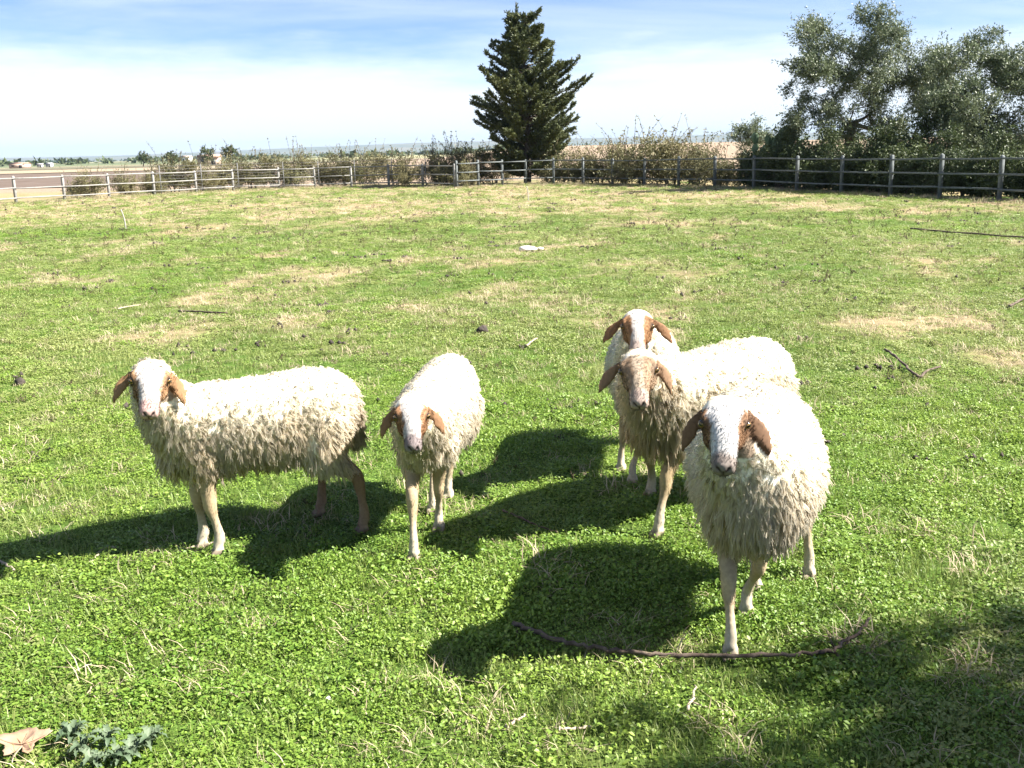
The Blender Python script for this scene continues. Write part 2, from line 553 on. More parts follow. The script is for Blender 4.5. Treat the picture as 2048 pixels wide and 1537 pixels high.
# ------------------------------------------------------------------ fence
def fence_run(name, label, posts, mat_p, mat_r, ph=1.10, fr=(0.20, 0.56, 0.93)):
    root = empty(name, posts[0])
    tag(root, label, 'fence', 'runs of the paddock fence')
    O = np.array(posts[0])
    for i, p in enumerate(posts):
        p = np.asarray(p); nb = np.asarray(posts[min(i + 1, len(posts) - 1)]) - np.asarray(posts[max(i - 1, 0)])
        ang = math.atan2(nb[1], nb[0])
        h = ph * (1 + random.uniform(-0.03, 0.03)); w = 0.10
        lean = (random.uniform(-0.015, 0.015), random.uniform(-0.015, 0.015))
        P = [(0, 0, -0.25), (0, 0, h - 0.03), (lean[0], lean[1], h)]
        V, Q, T = loft(P, [w / 2, w / 2, w / 2 - 0.02], [w / 2, w / 2, w / 2 - 0.02], [w / 2, w / 2, w / 2 - 0.02],
                       up=(0, 1, 0), k=12, ex=6)
        mb = MB(); mb.add(V, Q, T)
        o = mb.build('post', mat_p, root)
        o.location = p - O; o.rotation_euler = (0, 0, ang)
    for i in range(len(posts) - 1):
        a = np.asarray(posts[i]); b = np.asarray(posts[i + 1])
        d = norm(b - a); s = np.array([-d[1], d[0], 0]); s /= np.linalg.norm(s)
        if s[1] > 0: s = -s                                          # camera side
        for k, f in enumerate(fr):
            mb = MB()
            q0 = a + s * 0.069 + np.array([0, 0, ph * f + random.uniform(-.015, .015)])
            q1 = b + s * 0.069 + np.array([0, 0, ph * f + random.uniform(-.015, .015)])
            q0 = q0 + d * 0.004; q1 = q1 - d * 0.004
            mid = (q0 + q1) / 2 + np.array([0, 0, random.uniform(-.012, .004)])
            V, Q, T = loft(np.array([q0, mid, q1]) - O, [0.018] * 3, [0.025] * 3, [0.025] * 3, k=8, ex=5)
            mb.add(V, Q, T)
            mb.build('rail', mat_r, root)
    return root


def smooth_line(px, deg=2):
    P = np.array([at(*p) for p in px])
    c = np.polyfit(P[:, 0], P[:, 1], deg)
    out = []
    for q in px:
        d = ray(*q); s = d[0] / d[1]
        y = 45.0
        for _ in range(40):
            y = 0.5 * y + 0.5 * np.polyval(c, s * y)
        x = s * y
        out.append((x, y, float(gz(x, y))))
    return out


LP = [(-300, 432), (-180, 424), (-70, 416), (33, 410), (130, 404), (219, 396), (309, 390), (393, 386), (467, 382), (559, 380), (630, 378), (703, 376), (778, 375), (846, 375), (910, 376)]
RP = [(914, 376), (957, 375), (1005, 374), (1052, 373), (1107, 372), (1166, 372), (1225, 372), (1289, 373), (1357, 374), (1429, 376), (1507, 380), (1593, 383), (1682, 388), (1780, 392), (1879, 397), (1998, 402), (2135, 411), (2290, 422), (2470, 436), (2680, 454)]
Lposts = smooth_line(LP); Rposts = smooth_line(RP)
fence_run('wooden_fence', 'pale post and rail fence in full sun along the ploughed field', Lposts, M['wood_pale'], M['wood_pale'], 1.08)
fence_run('wooden_fence', 'grey post and rail fence with shade painted into its wood below the dark trees', Rposts, M['wood_shaded'], M['wood_shaded'], 1.2, (0.27, 0.59, 0.92))


# wire netting on thin stakes behind the sunny fence
def wire_fence():
    posts = [np.array(p) + np.array([0.1, 0.7, 0]) for p in Lposts[6:14]]
    O = posts[0]
    root = empty('wire_fence', O)
    tag(root, 'grey wire netting on thin stakes behind the pale rails', 'wire fence')
    m = mat_simple('galvanised_wire', (0.12, 0.12, 0.12), (0.18, 0.18, 0.18), 0.5, 30)
    for p in posts:
        mb = MB(); V, Q, T = tube([p - O - [0, 0, .2], p - O + [0, 0, 1.35]], 0.022, 6); mb.add(V, Q, T); mb.build('stake', m, root)
    for h in np.linspace(0.15, 1.3, 9):
        mb = MB()
        for a, b in zip(posts[:-1], posts[1:]):
            V, Q, T = tube([a - O + [0, 0, h], (a + b) / 2 - O + [0, 0, h - .012], b - O + [0, 0, h]], 0.006, 4); mb.add(V, Q, T)
        mb.build('wire', m, root)


wire_fence()


# ------------------------------------------------------------------ leaves and trees
def leaf_quads(P, D, L, W, rs, fold=0.0):
    """diamond leaves at P pointing along D"""
    n = len(P)
    rv = rs.normal(size=(n, 3))
    S = norm(np.cross(D, rv))
    L = np.broadcast_to(L, (n,))[:, None]; W = np.broadcast_to(W, (n,))[:, None]
    a = P; b = P + D * L * 0.45 + S * W * 0.5; c = P + D * L; d = P + D * L * 0.45 - S * W * 0.5
    V = np.stack([a, b, c, d], 1).reshape(-1, 3)
    Q = np.arange(n * 4).reshape(-1, 4)
    return V, Q


def clump_tree(name, label, loc, env, n_clump, n_leaf, leaf, mat_leaf_, seed, trunk_r=0.16, fork=0.9,
               crad=(0.35, 0.65), group=None, stems=1, cat='tree', droop=0.0, lean=(0, 0), spread=1.0, bark='bark'):
    """env: list of (cx,cy,cz,rx,ry,rz) ellipsoids, relative to the foot; crown made of leafy clumps on forking limbs"""
    rs = np.random.default_rng(seed)
    root = empty(name, loc); tag(root, label, cat, group)
    env = np.array(env, float)
    vol = env[:, 3] * env[:, 4] * env[:, 5]
    pick = rs.choice(len(env), n_clump, p=vol ** 0.8 / (vol ** 0.8).sum())
    u = norm(rs.normal(size=(n_clump, 3))) * (rs.random((n_clump, 1)) ** 0.42)
    C = env[pick, :3] + u * env[pick, 3:]
    C[:, 2] = np.maximum(C[:, 2], 0.25)
    # limbs
    mb = MB()
    forks = []
    for s in range(stems):
        off = np.array([rs.normal() * 0.12, rs.normal() * 0.12, 0]) * (stems > 1)
        top = np.array([lean[0], lean[1], fork]) + off * 2.0
        midp = off * 1.2 + np.array([lean[0] * .3, lean[1] * .3, fork * 0.5]) + rs.normal(size=3) * 0.04
        P = bez(off * 1.0 + [0, 0, -0.15], midp, top, 7)
        V, Q, T = tube(P, np.linspace(trunk_r * 1.35, trunk_r * 0.9, 7) / math.sqrt(stems), 9); mb.add(V, Q, T)
        forks.append((top, trunk_r * 0.85 / math.sqrt(stems)))
    nodes = [f[0] for f in forks]; rad = [f[1] for f in forks]
    order = np.argsort(np.linalg.norm(C - np.array([lean[0], lean[1], fork]), axis=1))
    base = np.array([lean[0], lean[1], fork])
    for i in order:
        c = C[i]
        nd = np.array(nodes)
        d = np.linalg.norm(nd - c, axis=1) + 0.35 * np.linalg.norm(nd - base, axis=1)
        j = int(np.argmin(d)); p = nodes[j]
        r0 = max(rad[j] * 0.62, 0.008)
        mid = (p + c) / 2 + rs.normal(size=3) * 0.10 * np.linalg.norm(c - p) + np.array([0, 0, 0.06])
        P = bez(p, mid, c, 5)
        V, Q, T = tube(P, np.linspace(r0, r0 * 0.45, 5), 5); mb.add(V, Q, T)
        nodes.append(c); rad.append(r0 * 0.72)
        for _ in range(3):
            e = c + norm(rs.normal(size=3)) * crad[1] * 0.7
            V, Q, T = tube(bez(c, (c + e) / 2 + rs.normal(size=3) * .05, e, 3), [r0 * .35 + .003, .004, .003], 4); mb.add(V, Q, T)
    mb.build('trunk', M[bark], root, smooth=True)
    # leaves: sprays of leaves along short twigs inside each clump
    PP = []; DD = []
    for i in range(n_clump):
        rr = rs.uniform(*crad)
        nt_ = max(3, int(n_leaf * (rr / crad[1]) ** 2 / 14))
        tdir = norm(rs.normal(size=(nt_, 3)) + np.array([0, 0, 0.25 - droop]))
        tl = rr * rs.uniform(0.55, 1.25, (nt_, 1))
        st = C[i] + rs.normal(size=(nt_, 3)) * rr * 0.28 * spread
        t = rs.random((nt_, 14, 1)) ** 0.8
        p = st[:, None] + tdir[:, None] * tl[:, None] * t + rs.normal(size=(nt_, 14, 3)) * 0.035
        dd = norm(tdir[:, None] * 0.8 + rs.normal(size=(nt_, 14, 3)) * 0.7)
        PP.append(p.reshape(-1, 3)); DD.append(dd.reshape(-1, 3))
    P = np.concatenate(PP); D = np.concatenate(DD)
    ok = P[:, 2] > 0.03; P, D = P[ok], D[ok]
    V, Q = leaf_quads(P, D, rs.uniform(leaf[0] * .7, leaf[0] * 1.3, len(P)), rs.uniform(leaf[1] * .7, leaf[1] * 1.3, len(P)), rs)
    mk('crown', V, Q, mat_leaf_, root)
    return root


def behind(px, Y):
    """a point on the ground at distance Y in the direction of picture column px (feet of trees hidden by the fence)"""
    d = ray(px, 330)
    x = d[0] / d[1] * Y
    return (x, Y, float(gz(x, Y)))


# tall conifer behind the fence corner
def conifer(loc):
    rs = np.random.default_rng(11)
    root = empty('conifer_tree', loc)
    tag(root, 'tall dark conical conifer with upswept branches behind the fence corner', 'tree')
    H = 8.0
    mb = MB()
    tz = np.linspace(-0.2, H - 0.25, 14)
    tp = np.stack([0.05 * np.sin(tz * 0.9) - 0.0 * tz, 0.05 * np.cos(tz * 0.7), tz], -1)
    V, Q, T = tube(tp, np.linspace(0.20, 0.018, 14), 9); mb.add(V, Q, T)
    lead2 = bez((0.02, 0, 6.2), (-0.32, 0, 7.0), (-0.36, 0.05, 8.35), 8)
    V, Q, T = tube(lead2, np.linspace(0.05, 0.012, 8), 6); mb.add(V, Q, T)
    zs = np.array([0.4, 1.2, 2.4, 3.4, 4.3, 5.0, 6.0, 7.0, 7.8, 8.4, 8.8])
    rsd = np.array([1.7, 2.4, 3.2, 3.4, 3.15, 2.6, 1.75, 1.25, 0.85, 0.5, 0.15])
    PP = []; DD = []; LL = []
    nb = 360
    for i in range(nb):
        t = (i + rs.random()) / nb
        z = 0.35 + (H - 0.55) * (t ** 1.15)
        az = rs.uniform(0, 2 * np.pi)
        ln = np.interp(z + 0.35, zs, rsd) * (rs.uniform(0.40, .85) if rs.random() < .70 else rs.uniform(.85, 1.08)) * (0.88 + 0.12 * math.sin(az * 3 + z * 2))
        o = np.array([math.cos(az), math.sin(az), 0])
        b0 = np.array([0.05 * math.sin(z * .9), 0.05 * math.cos(z * .7), z - 0.05 * ln])
        if z > 6.6 and rs.random() < 0.42:
            b0 = lead2[int(np.clip((z - 6.2) / 2.15 * 7, 0, 7))]
            ln *= 0.75
        lift = rs.uniform(0.18, 0.55) * ln
        p1 = b0 + o * ln * 0.56 + np.array([0, 0, 0.04 * ln]); p2 = b0 + o * ln * 0.97 + np.array([0, 0, lift])
        B = bez(b0, p1, p2, 7)
        V, Q, T = tube(B, np.linspace(0.014 + ln * .012, 0.006, 7), 4); mb.add(V, Q, T)
        ns = int(9 + ln * 15)
        tt = rs.uniform(0.16, 1.0, ns) ** 0.75
        bp = (1 - tt)[:, None] ** 2 * b0 + 2 * (tt * (1 - tt))[:, None] * p1 + (tt ** 2)[:, None] * p2
        bt = norm(2 * (1 - tt)[:, None] * (p1 - b0) + 2 * tt[:, None] * (p2 - p1))
        side = norm(np.cross(bt, [0, 0, 1])) * np.where(rs.random((ns, 1)) < .5, 1, -1)
        sl = (0.17 + 0.32 * (1 - tt) * min(ln, 1.6) / 1.6) * rs.uniform(0.7, 1.3, ns)
        sd = norm(bt * 0.85 + side * rs.uniform(0.1, 1.0, (ns, 1)) + np.array([0, 0, 1]) * rs.uniform(-0.05, 0.55, (ns, 1)))
        # each side shoot: a plume of short scale sprays
        m = 12
        u = rs.random((ns, m, 1))
        p = bp[:, None] + sd[:, None] * sl[:, None, None] * u + rs.normal(size=(ns, m, 3)) * 0.028
        d = norm(sd[:, None] + rs.normal(size=(ns, m, 3)) * 0.45)
        PP.append(p.reshape(-1, 3)); DD.append(d.reshape(-1, 3))
        LL.append(np.full(ns * m, 1.0))
    for lead in (tp[-5:], lead2[-4:]):
        for _ in range(90):
            k = rs.integers(0, len(lead) - 1); q = lead[k] + (lead[k + 1] - lead[k]) * rs.random()
            PP.append(q[None] + rs.normal(size=(1, 3)) * 0.03); DD.append(norm(np.array([[rs.normal() * .35, rs.normal() * .35, 1.0]])))
    P = np.concatenate(PP); D = np.concatenate(DD)
    V, Q = leaf_quads(P, D, rs.uniform(0.10, 0.20, len(P)), rs.uniform(0.04, 0.07, len(P)), rs)
    mb.build('trunk', M['bark'], root, smooth=True)
    mk('crown', V, Q, M['conifer'], root)


conifer(behind(1054, 50.8))

# the two big trees on the right and their undergrowth
def px_env(px, py, w, h, Y, loc, depth):
    """ellipsoid seen at a pixel box, for a tree whose foot is loc at distance Y"""
    c = aty(px, py, Y)
    s = Y / F_PX
    return (c[0] - loc[0], 0 + random.uniform(-.4, .4), c[2] - loc[2], w / 2 * s, depth, h / 2 * s)


def env_tree(name, label, px_foot, Y, boxes, **kw):
    loc = behind(px_foot, Y)
    env = [px_env(b[0], b[1], b[2], b[3], Y, loc, b[4]) for b in boxes]
    return clump_tree(name, label, loc, env, **kw)


env_tree('olive_tree', 'tall open-crowned grey-green tree with a forked dark trunk', 1695, 38.5,
         [(1690, 60, 130, 110, 1.2), (1745, 70, 90, 90, 1.0), (1620, 110, 130, 110, 1.3), (1705, 130, 190, 120, 1.6), (1790, 110, 110, 130, 1.4),
          (1600, 175, 90, 60, 1.0), (1640, 215, 150, 90, 1.3), (1740, 190, 170, 110, 1.5), (1830, 170, 110, 130, 1.3), (1700, 262, 170, 60, 1.2), (1860, 215, 110, 120, 1.2), (1800, 250, 140, 80, 1.2), (1590, 250, 100, 60, .9)],
         n_clump=150, n_leaf=950, leaf=(0.10, 0.034), mat_leaf_=M['olive_leaf'], seed=3, trunk_r=0.17, fork=2.3, crad=(0.28, 0.55), lean=(0.1, 0))
env_tree('olive_tree', 'broad bushy grey-green tree with foliage down to the fence', 1965, 34.0,
         [(1985, 120, 130, 110, 1.2), (1920, 160, 110, 110, 1.2), (2040, 150, 150, 140, 1.4), (1890, 220, 130, 120, 1.2), (1970, 230, 180, 120, 1.4),
          (2070, 240, 160, 140, 1.4), (2120, 170, 140, 150, 1.4), (1930, 290, 170, 90, 1.1), (2040, 310, 190, 100, 1.2)],
         n_clump=150, n_leaf=980, leaf=(0.10, 0.034), mat_leaf_=M['olive_leaf'], seed=5, trunk_r=0.18, fork=1.4, crad=(0.28, 0.52))


# shrub prototypes
def shrub(name, label, seed, w, h, n_clump, n_leaf, leaf, mat, cat='shrub', stems=4, canes=0, group=None):
    rs = np.random.default_rng(seed)
    env = [(0, 0, h * .52, w / 2 * .85, w / 2 * .7, h * .42), (-w * .2, 0, h * .38, w * .3, w * .3, h * .33), (w * .22, .1, h * .36, w * .3, w * .3, h * .33),
           (0, 0, h * .22, w * .45, w * .36, h * .22)]
    t = clump_tree(name, label, (0, 0, 0), env, n_clump, n_leaf, leaf, mat, seed, trunk_r=0.05, fork=h * .22, crad=(w * .10, w * .19), stems=stems, cat=cat, group=group)
    if canes:                                                         # long arching shoots standing out of the top
        mb = MB(); PP = []; DD = []
        for i in range(canes):
            az = rs.uniform(0, 6.28); o = np.array([math.cos(az), math.sin(az), 0])
            st = np.array([rs.normal() * w * .22, rs.normal() * w * .15, h * rs.uniform(.2, .6)])
            tip = st + o * rs.uniform(.05, .35) * w + np.array([0, 0, rs.uniform(.45, .85) * h])
            B = bez(st, (st + tip) / 2 + np.array([0, 0, .16 * h]), tip, 6)
            V, Q, T = tube(B, np.linspace(.011, .003, 6), 4); mb.add(V, Q, T)
            k = rs.integers(6, 15); tt = rs.uniform(.35, 1, k)
            PP.append(np.stack([np.interp(tt, np.linspace(0, 1, 6), B[:, a]) for a in range(3)], -1)); DD.append(norm(rs.normal(size=(k, 3)) + [0, 0, .3]))
        P = np.concatenate(PP); D = np.concatenate(DD)
        V, Q = leaf_quads(P, D, rs.uniform(leaf[0] * .8, leaf[0] * 1.5, len(P)), rs.uniform(leaf[1], leaf[1] * 1.5, len(P)), rs)
        nV = mb.n; mb.build('cane', M['twig'], t)
        mk('cane_leaves', V, Q, mat, t)
    return t


bramble_label = 'olive-brown bramble bush with long thin shoots behind the fence'
bramble_group = 'bramble bushes along the fence'
brA = shrub('bramble_bush', bramble_label, 31, 2.4, 2.0, 36, 460, (0.07, 0.042), M['dry_leafed'], canes=16, group=bramble_group)
brB = shrub('bramble_bush', bramble_label, 32, 2.2, 1.9, 32, 400, (0.065, 0.04), M['dry_leafed'], canes=20, group=bramble_group)
brC = shrub('bramble_bush', bramble_label, 33, 2.8, 2.1, 40, 460, (0.07, 0.045), M['dry_leafed'], canes=22, group=bramble_group)
protos = [brA, brB, brC]; used = [False] * 3


def place(proto_i, px, Y, sc=1.0, rz=None, label=None):
    p = protos[proto_i]; loc = behind(px, Y)
    rz = random.uniform(0, 6.28) if rz is None else rz
    if not used[proto_i]:
        used[proto_i] = True
        p.location = loc; p.rotation_euler = (0, 0, rz); p.scale = (sc,) * 3 if isinstance(sc, (int, float)) else sc
        o = p
    else:
        o = copy_tree(p, loc, rz, sc)
    return o


# left hedge, low and rising towards the conifer
for i, (px, dY, s) in enumerate([(345, 4.5, .95), (395, 3.5, .72), (440, 4.4, .85), (500, 3.2, .98), (545, 4.5, .80), (590, 3.2, .98), (640, 4.0, .85), (685, 3.0, .98),
                                 (725, 3.6, .88), (792, 2.6, .92), (868, 3.0, 1.12), (905, 2.4, 1.05), (940, 2.2, 1.1), (985, 3.4, 1.0)]):
    Yf = np.interp(px, [p[0] for p in LP] + [960], [p[1] for p in Lposts] + [50])
    o = place(i % 3, px, Yf + dY * .6 + (1.5 if px > 690 else .8), (s * 1.2, s * .8, s * (.92 if px > 840 else 1.0)))
    o['label'] = 'olive-brown bramble bush in the low hedge behind the sunlit pale fence'; o['group'] = 'bramble hedge behind the pale fence'
for px, dY, s in [(806, -0.75, .62), (936, -0.6, .62)]:               # the bushes that grow through the rails
    o = place(1, px, np.interp(px, [p[0] for p in LP] + [960], [p[1] for p in Lposts] + [49]) + dY, (s, s * .6, s * 1.1))
    o['label'] = 'small bramble bush growing through the rails at the fence corner'; o['group'] = 'bushes growing through the fence'
for i, (px, dY, s) in enumerate([(1100, 2.5, 1.0), (1150, 2.2, .95), (1195, 2.6, 1.1), (1245, 3.0, 1.25), (1290, 2.0, 1.3), (1345, 2.6, 1.3), (1395, 2.4, 1.15), (1440, 2.0, .92)]):
    Yf = np.interp(px, [p[0] for p in RP], [p[1] for p in Rposts])
    o = place((i + 1) % 3, px, Yf + dY * .7, (s, s, s * .86))
    o['label'] = 'straggly bramble bush with long shoots between the conifer and the dark trees'; o['group'] = 'bramble bushes right of the conifer'
for px, dY, s in [(165, 2.2, .62), (245, 2.6, .58), (300, 2.2, .55)]:  # small ones at the ploughed field
    o = place(2, px, np.interp(px, [p[0] for p in LP], [p[1] for p in Lposts]) + dY, s)
    o['label'] = 'small low bush between the pale fence and the ploughed field'; o['group'] = 'low bushes by the ploughed field'

dk_label = 'dense dark green bush under the trees behind the fence'
dk_group = 'dark bushes under the trees'
dkA = shrub('dense_bush', dk_label, 41, 2.4, 2.0, 40, 520, (0.095, 0.055), M['dark_leaf'], group=dk_group)
dkB = shrub('dense_bush', dk_label, 42, 2.7, 2.3, 42, 540, (0.095, 0.05), M['dark_leaf'], group=dk_group)
protos += [dkA, dkB]; used += [False, False]
for i, (px, dY, s) in enumerate([(1505, 2.2, .78), (1560, 2.0, .92), (1615, 1.8, .88), (1665, 2.4, .92), (1720, 1.6, .85), (1770, 2.2, .88), (1825, 1.7, .85), (1880, 2.0, .80),
                                 (1935, 1.6, .74), (1990, 1.9, .76), (2050, 1.6, .72), (2110, 1.8, .75), (2190, 1.8, .72), (2280, 1.8, .70), (2380, 1.8, .66), (1590, 4.2, 1.1), (1760, 4.4, 1.05), (1850, 4.2, 1.05)]):
    Yf = np.interp(px, [p[0] for p in RP], [p[1] for p in Rposts])
    o = place(3 + i % 2, px, Yf + dY, s)
    o['label'] = 'dense dark green bush under the tall open-crowned tree' if px < 1830 else 'dense dark green bush under the broad bushy tree'; o['group'] = 'bushes under the tall tree' if px < 1830 else 'bushes under the broad tree'
# the pale grey-green bush at the end of the trees
env_tree('grey_green_bush', 'pale grey-green feathery bush left of the prickly pear', 1497, 42.5,
         [(1490, 280, 80, 60, .7), (1510, 262, 70, 60, .7), (1475, 262, 40, 30, .4), (1540, 265, 60, 60, .7), (1500, 310, 110, 60, .8)],
         n_clump=30, n_leaf=380, leaf=(0.09, 0.032), mat_leaf_=M['olive_leaf'], seed=8, trunk_r=0.06, fork=.5, crad=(.2, .36), stems=3, cat='shrub')


def prickly_pear(loc):
    rs = np.random.default_rng(4)
    root = empty('prickly_pear_cactus', loc); tag(root, 'prickly pear cactus with flat oval pads among the bushes', 'cactus')
    V, Q, T = loft([(0, 0, z) for z in np.array([0, .02, .1, .22, .34, .42, .45])], np.array([.03, .06, .115, .15, .135, .075, .02]),
                   np.array([.012, .02, .03, .032, .028, .02, .008]), np.array([.012, .02, .03, .032, .028, .02, .008]), up=(0, 1, 0), k=12)
    mb = MB(); mb.add(V, Q, T)
    base = None

    def pad(p, yaw, tilt, s):
        nonlocal base
        if base is None:
            base = mb.build('pad', M['pad'], root, smooth=True); o = base
        else:
            o = base.copy(); COL.objects.link(o); o.parent = root
        o.location = p; o.rotation_euler = (0, tilt, yaw); o.scale = (s,) * 3
        mt = Matrix.Rotation(yaw, 4, 'Z') @ Matrix.Rotation(tilt, 4, 'Y')
        return np.array(p) + np.array(mt @ Vector((0, 0, .43 * s)))
    for k in range(6):
        p = np.array([rs.normal() * .35, rs.normal() * .15, 0.0])
        tips = [(p, 0)]
        for lev in range(5):
            nt_ = []
            for (q, t0) in tips:
                for _ in range(1 if lev < 3 else 2):
                    tl = np.clip(t0 + rs.normal() * .42, -1.0, 1.0)
                    nt_.append((pad(q, rs.normal() * .7, tl, rs.uniform(.85, 1.1) * (1.12 - .06 * lev)), tl * .6))
            tips = nt_


prickly_pear(behind(1548, 40.5))

# ------------------------------------------------------------------ far country on the left
far_tree_group = 'small far trees on the plain'
for k, (px, Yd, w, h, lab) in enumerate([(287, 240, 2.6, 3.4, 'dark round far tree standing alone beside the stubble field'),
                                         (345, 200, 3.2, 2.9, 'wide dark far tree just above the bramble hedge'),
                                         (416, 205, 2.6, 4.0, 'far tree behind the beige farmhouse'),
                                         (461, 200, 2.4, 3.8, 'upright dark far tree right of the beige farmhouse')]):
    clump_tree('far_tree', lab, behind(px, Yd), [(0, 0, h * .6, w / 2, w / 2, h * .4)], 22, 130, (.28, .16), M['dark_leaf'], 60 + k, .12, h * .25, (.4, .7), far_tree_group)


def farmhouse(loc, w, d, h, rz, label, wall, roofc, cat='house'):
    root = empty('farmhouse', loc, rz); tag(root, label, cat, 'far farm buildings')
    mw = mat_simple('plaster', wall, tuple(c * .85 for c in wall), .9, 2)
    mr = mat_simple('tiles', roofc, tuple(c * .8 for c in roofc), .9, 3)
    V, Q = boxV((0, 0, h / 2), (w, d, h)); mb = MB(); mb.add(V, Q); mb.build('wall', mw, root)
    rh = h * .32
    V = np.array([[-w / 2 - .2, -d / 2 - .2, h], [w / 2 + .2, -d / 2 - .2, h], [w / 2 + .2, d / 2 + .2, h], [-w / 2 - .2, d / 2 + .2, h], [-w / 2 - .2, 0, h + rh], [w / 2 + .2, 0, h + rh]])
    mb = MB(); mb.add(V + [0, 0, .01], [[0, 1, 5, 4], [2, 3, 4, 5], [0, 3, 2, 1]], [[0, 4, 3], [1, 2, 5]]); mb.build('roof', mr, root)
    md = mat_simple('dark_opening', (.05, .05, .05), None, .4, 2)
    n = max(2, int(w / 2.5))
    for i in range(n):
        x = -w / 2 + w * (i + .5) / n
        if i == n // 2:
            V, Q = boxV((x, -d / 2 - .02, h * .36), (w / n * .4, .06, h * .7)); nm = 'door'
        else:
            V, Q = boxV((x, -d / 2 - .02, h * .55), (w / n * .35, .06, h * .34)); nm = 'window'
        mb = MB(); mb.add(V, Q); mb.build(nm, md, root)


farmhouse(behind(420, 250), 5.0, 4, 1.9, .1, 'low beige farmhouse far away behind the bramble hedge', (.52, .42, .33), (.40, .27, .20))
farmhouse(behind(40, 330), 5.0, 4, 1.3, -.1, 'long low pinkish far building at the edge of the plain', (.50, .38, .31), (.38, .24, .18))
farmhouse(behind(80, 340), 1.6, 2, 1.0, .2, 'small white far building left of its white neighbour', (.55, .55, .54), (.42, .40, .39))
farmhouse(behind(99, 345), 1.7, 2, 1.1, .0, 'white far building with grey roof right of its white neighbour', (.55, .55, .54), (.38, .38, .39))
farmhouse(behind(375, 420), 3.4, 4, 2.2, .0, 'white far building beyond the farm trees', (.80, .80, .78), (.5, .4, .35))

# far scattered trees and roofs of the plain that read as one mass
rs = np.random.default_rng(90)
mb = MB()
for i in range(420):
    Yd = rs.uniform(500, 2900); x = rs.uniform(-.56, .10) * Yd
    w = rs.uniform(3, 8) * (1 + Yd / 1500); h = rs.uniform(1.4, 3.2) * (1 + Yd / 3500)
    n = 26
    P = norm(rs.normal(size=(n, 3))) * rs.uniform(.3, 1, (n, 1)) * [w / 2, w / 2, h / 2] + [x, Yd, h * .45 + float(gz(x, Yd))]
    V, Q = leaf_quads(P, norm(rs.normal(size=(n, 3))), w * .35, w * .22, rs); mb.add(V, Q)
far_wood = mb.build('far_woodland', M['dark_leaf'])
tag(far_wood, 'dark line of trees scattered over the distant plain', 'woodland', kind='stuff')


# ------------------------------------------------------------------ sheep
def remesh(V, Q, T, voxel, it=5, fine=None):
    """one continuous skin over the overlapping solids; the region 'fine' (a test on vertex positions) is subdivided"""
    me = bpy.data.meshes.new('tmp')
    me.from_pydata([tuple(v) for v in V], [], [tuple(q) for q in Q.tolist()] + [tuple(t) for t in T.tolist()])
    o = bpy.data.objects.new('tmp', me); COL.objects.link(o)
    r = o.modifiers.new('r', 'REMESH'); r.mode = 'VOXEL'; r.voxel_size = voxel
    s = o.modifiers.new('s', 'SMOOTH'); s.factor = .5; s.iterations = it
    dg = bpy.context.evaluated_depsgraph_get(); dg.update()
    m2 = bpy.data.meshes.new_from_object(o.evaluated_get(dg))
    bpy.data.objects.remove(o); bpy.data.meshes.remove(me)
    bm = bmesh.new(); bm.from_mesh(m2)
    if fine is not None:
        co = np.array([v.co[:] for v in bm.verts]); ok = fine(co)
        bm.verts.ensure_lookup_table()
        ed = [e for e in bm.edges if ok[e.verts[0].index] and ok[e.verts[1].index]]
        bmesh.ops.subdivide_edges(bm, edges=ed, cuts=1, use_grid_fill=True, smooth=0.0)
        nv = [v for v in bm.verts]
        bm.verts.index_update()
        co = np.array([v.co[:] for v in bm.verts]); ok = fine(co)
        for _ in range(2):
            bmesh.ops.smooth_vert(bm, verts=[v for v in nv if ok[v.index]], factor=.4, use_axis_x=True, use_axis_y=True, use_axis_z=True)
    bmesh.ops.triangulate(bm, faces=bm.faces[:])
    bm.to_mesh(m2); bm.free()
    n = len(m2.vertices); co = np.empty(n * 3, np.float32); m2.vertices.foreach_get('co', co)
    no = np.empty(n * 3, np.float32); m2.vertices.foreach_get('normal', no)
    lv = np.empty(len(m2.loops), np.int32); m2.loops.foreach_get('vertex_index', lv)
    bpy.data.meshes.remove(m2)
    return co.reshape(-1, 3).astype(float), no.reshape(-1, 3).astype(float), lv.reshape(-1, 3)


M['eye'] = None


def eye_material():
    m, nt, b = mat_new('amber_eye'); L = nt.links
    tc = nt.nodes.new('ShaderNodeTexCoord'); sp = nt.nodes.new('ShaderNodeSeparateXYZ')
    L.new(tc.outputs['Object'], sp.inputs[0])
    mp = nt.nodes.new('ShaderNodeMapping'); mp.inputs['Scale'].default_value = (1, .75, 2.0)
    L.new(tc.outputs['Object'], mp.inputs[0])
    sp2 = nt.nodes.new('ShaderNodeVectorMath'); sp2.operation = 'MULTIPLY'; sp2.inputs[1].default_value = (0, 1, 1)
    L.new(mp.outputs[0], sp2.inputs[0])
    ln = nt.nodes.new('ShaderNodeVectorMath'); ln.operation = 'LENGTH'; L.new(sp2.outputs[0], ln.inputs[0])
    cr = nt.nodes.new('ShaderNodeValToRGB')
    cr.color_ramp.interpolation = 'CONSTANT'
    e = cr.color_ramp.elements
    e[0].position = 0; e[0].color = (.006, .005, .005, 1)
    e[1].position = .0062; e[1].color = (.20, .12, .035, 1)
    x = e.new(.012); x.color = (.03, .02, .015, 1)
    L.new(ln.outputs['Value'], cr.inputs[0]); L.new(cr.outputs[0], b.inputs['Base Color'])
    b.inputs['Roughness'].default_value = .12
    return m


M['eye'] = eye_material()

WOOL = np.array([0.84, 0.79, 0.67]); TAN = np.array([0.60, 0.46, 0.285]); DIRT = np.array([0.30, 0.20, 0.115])
BROWN = np.array([0.36, 0.19, 0.085]); DBROWN = np.array([0.20, 0.105, 0.055])


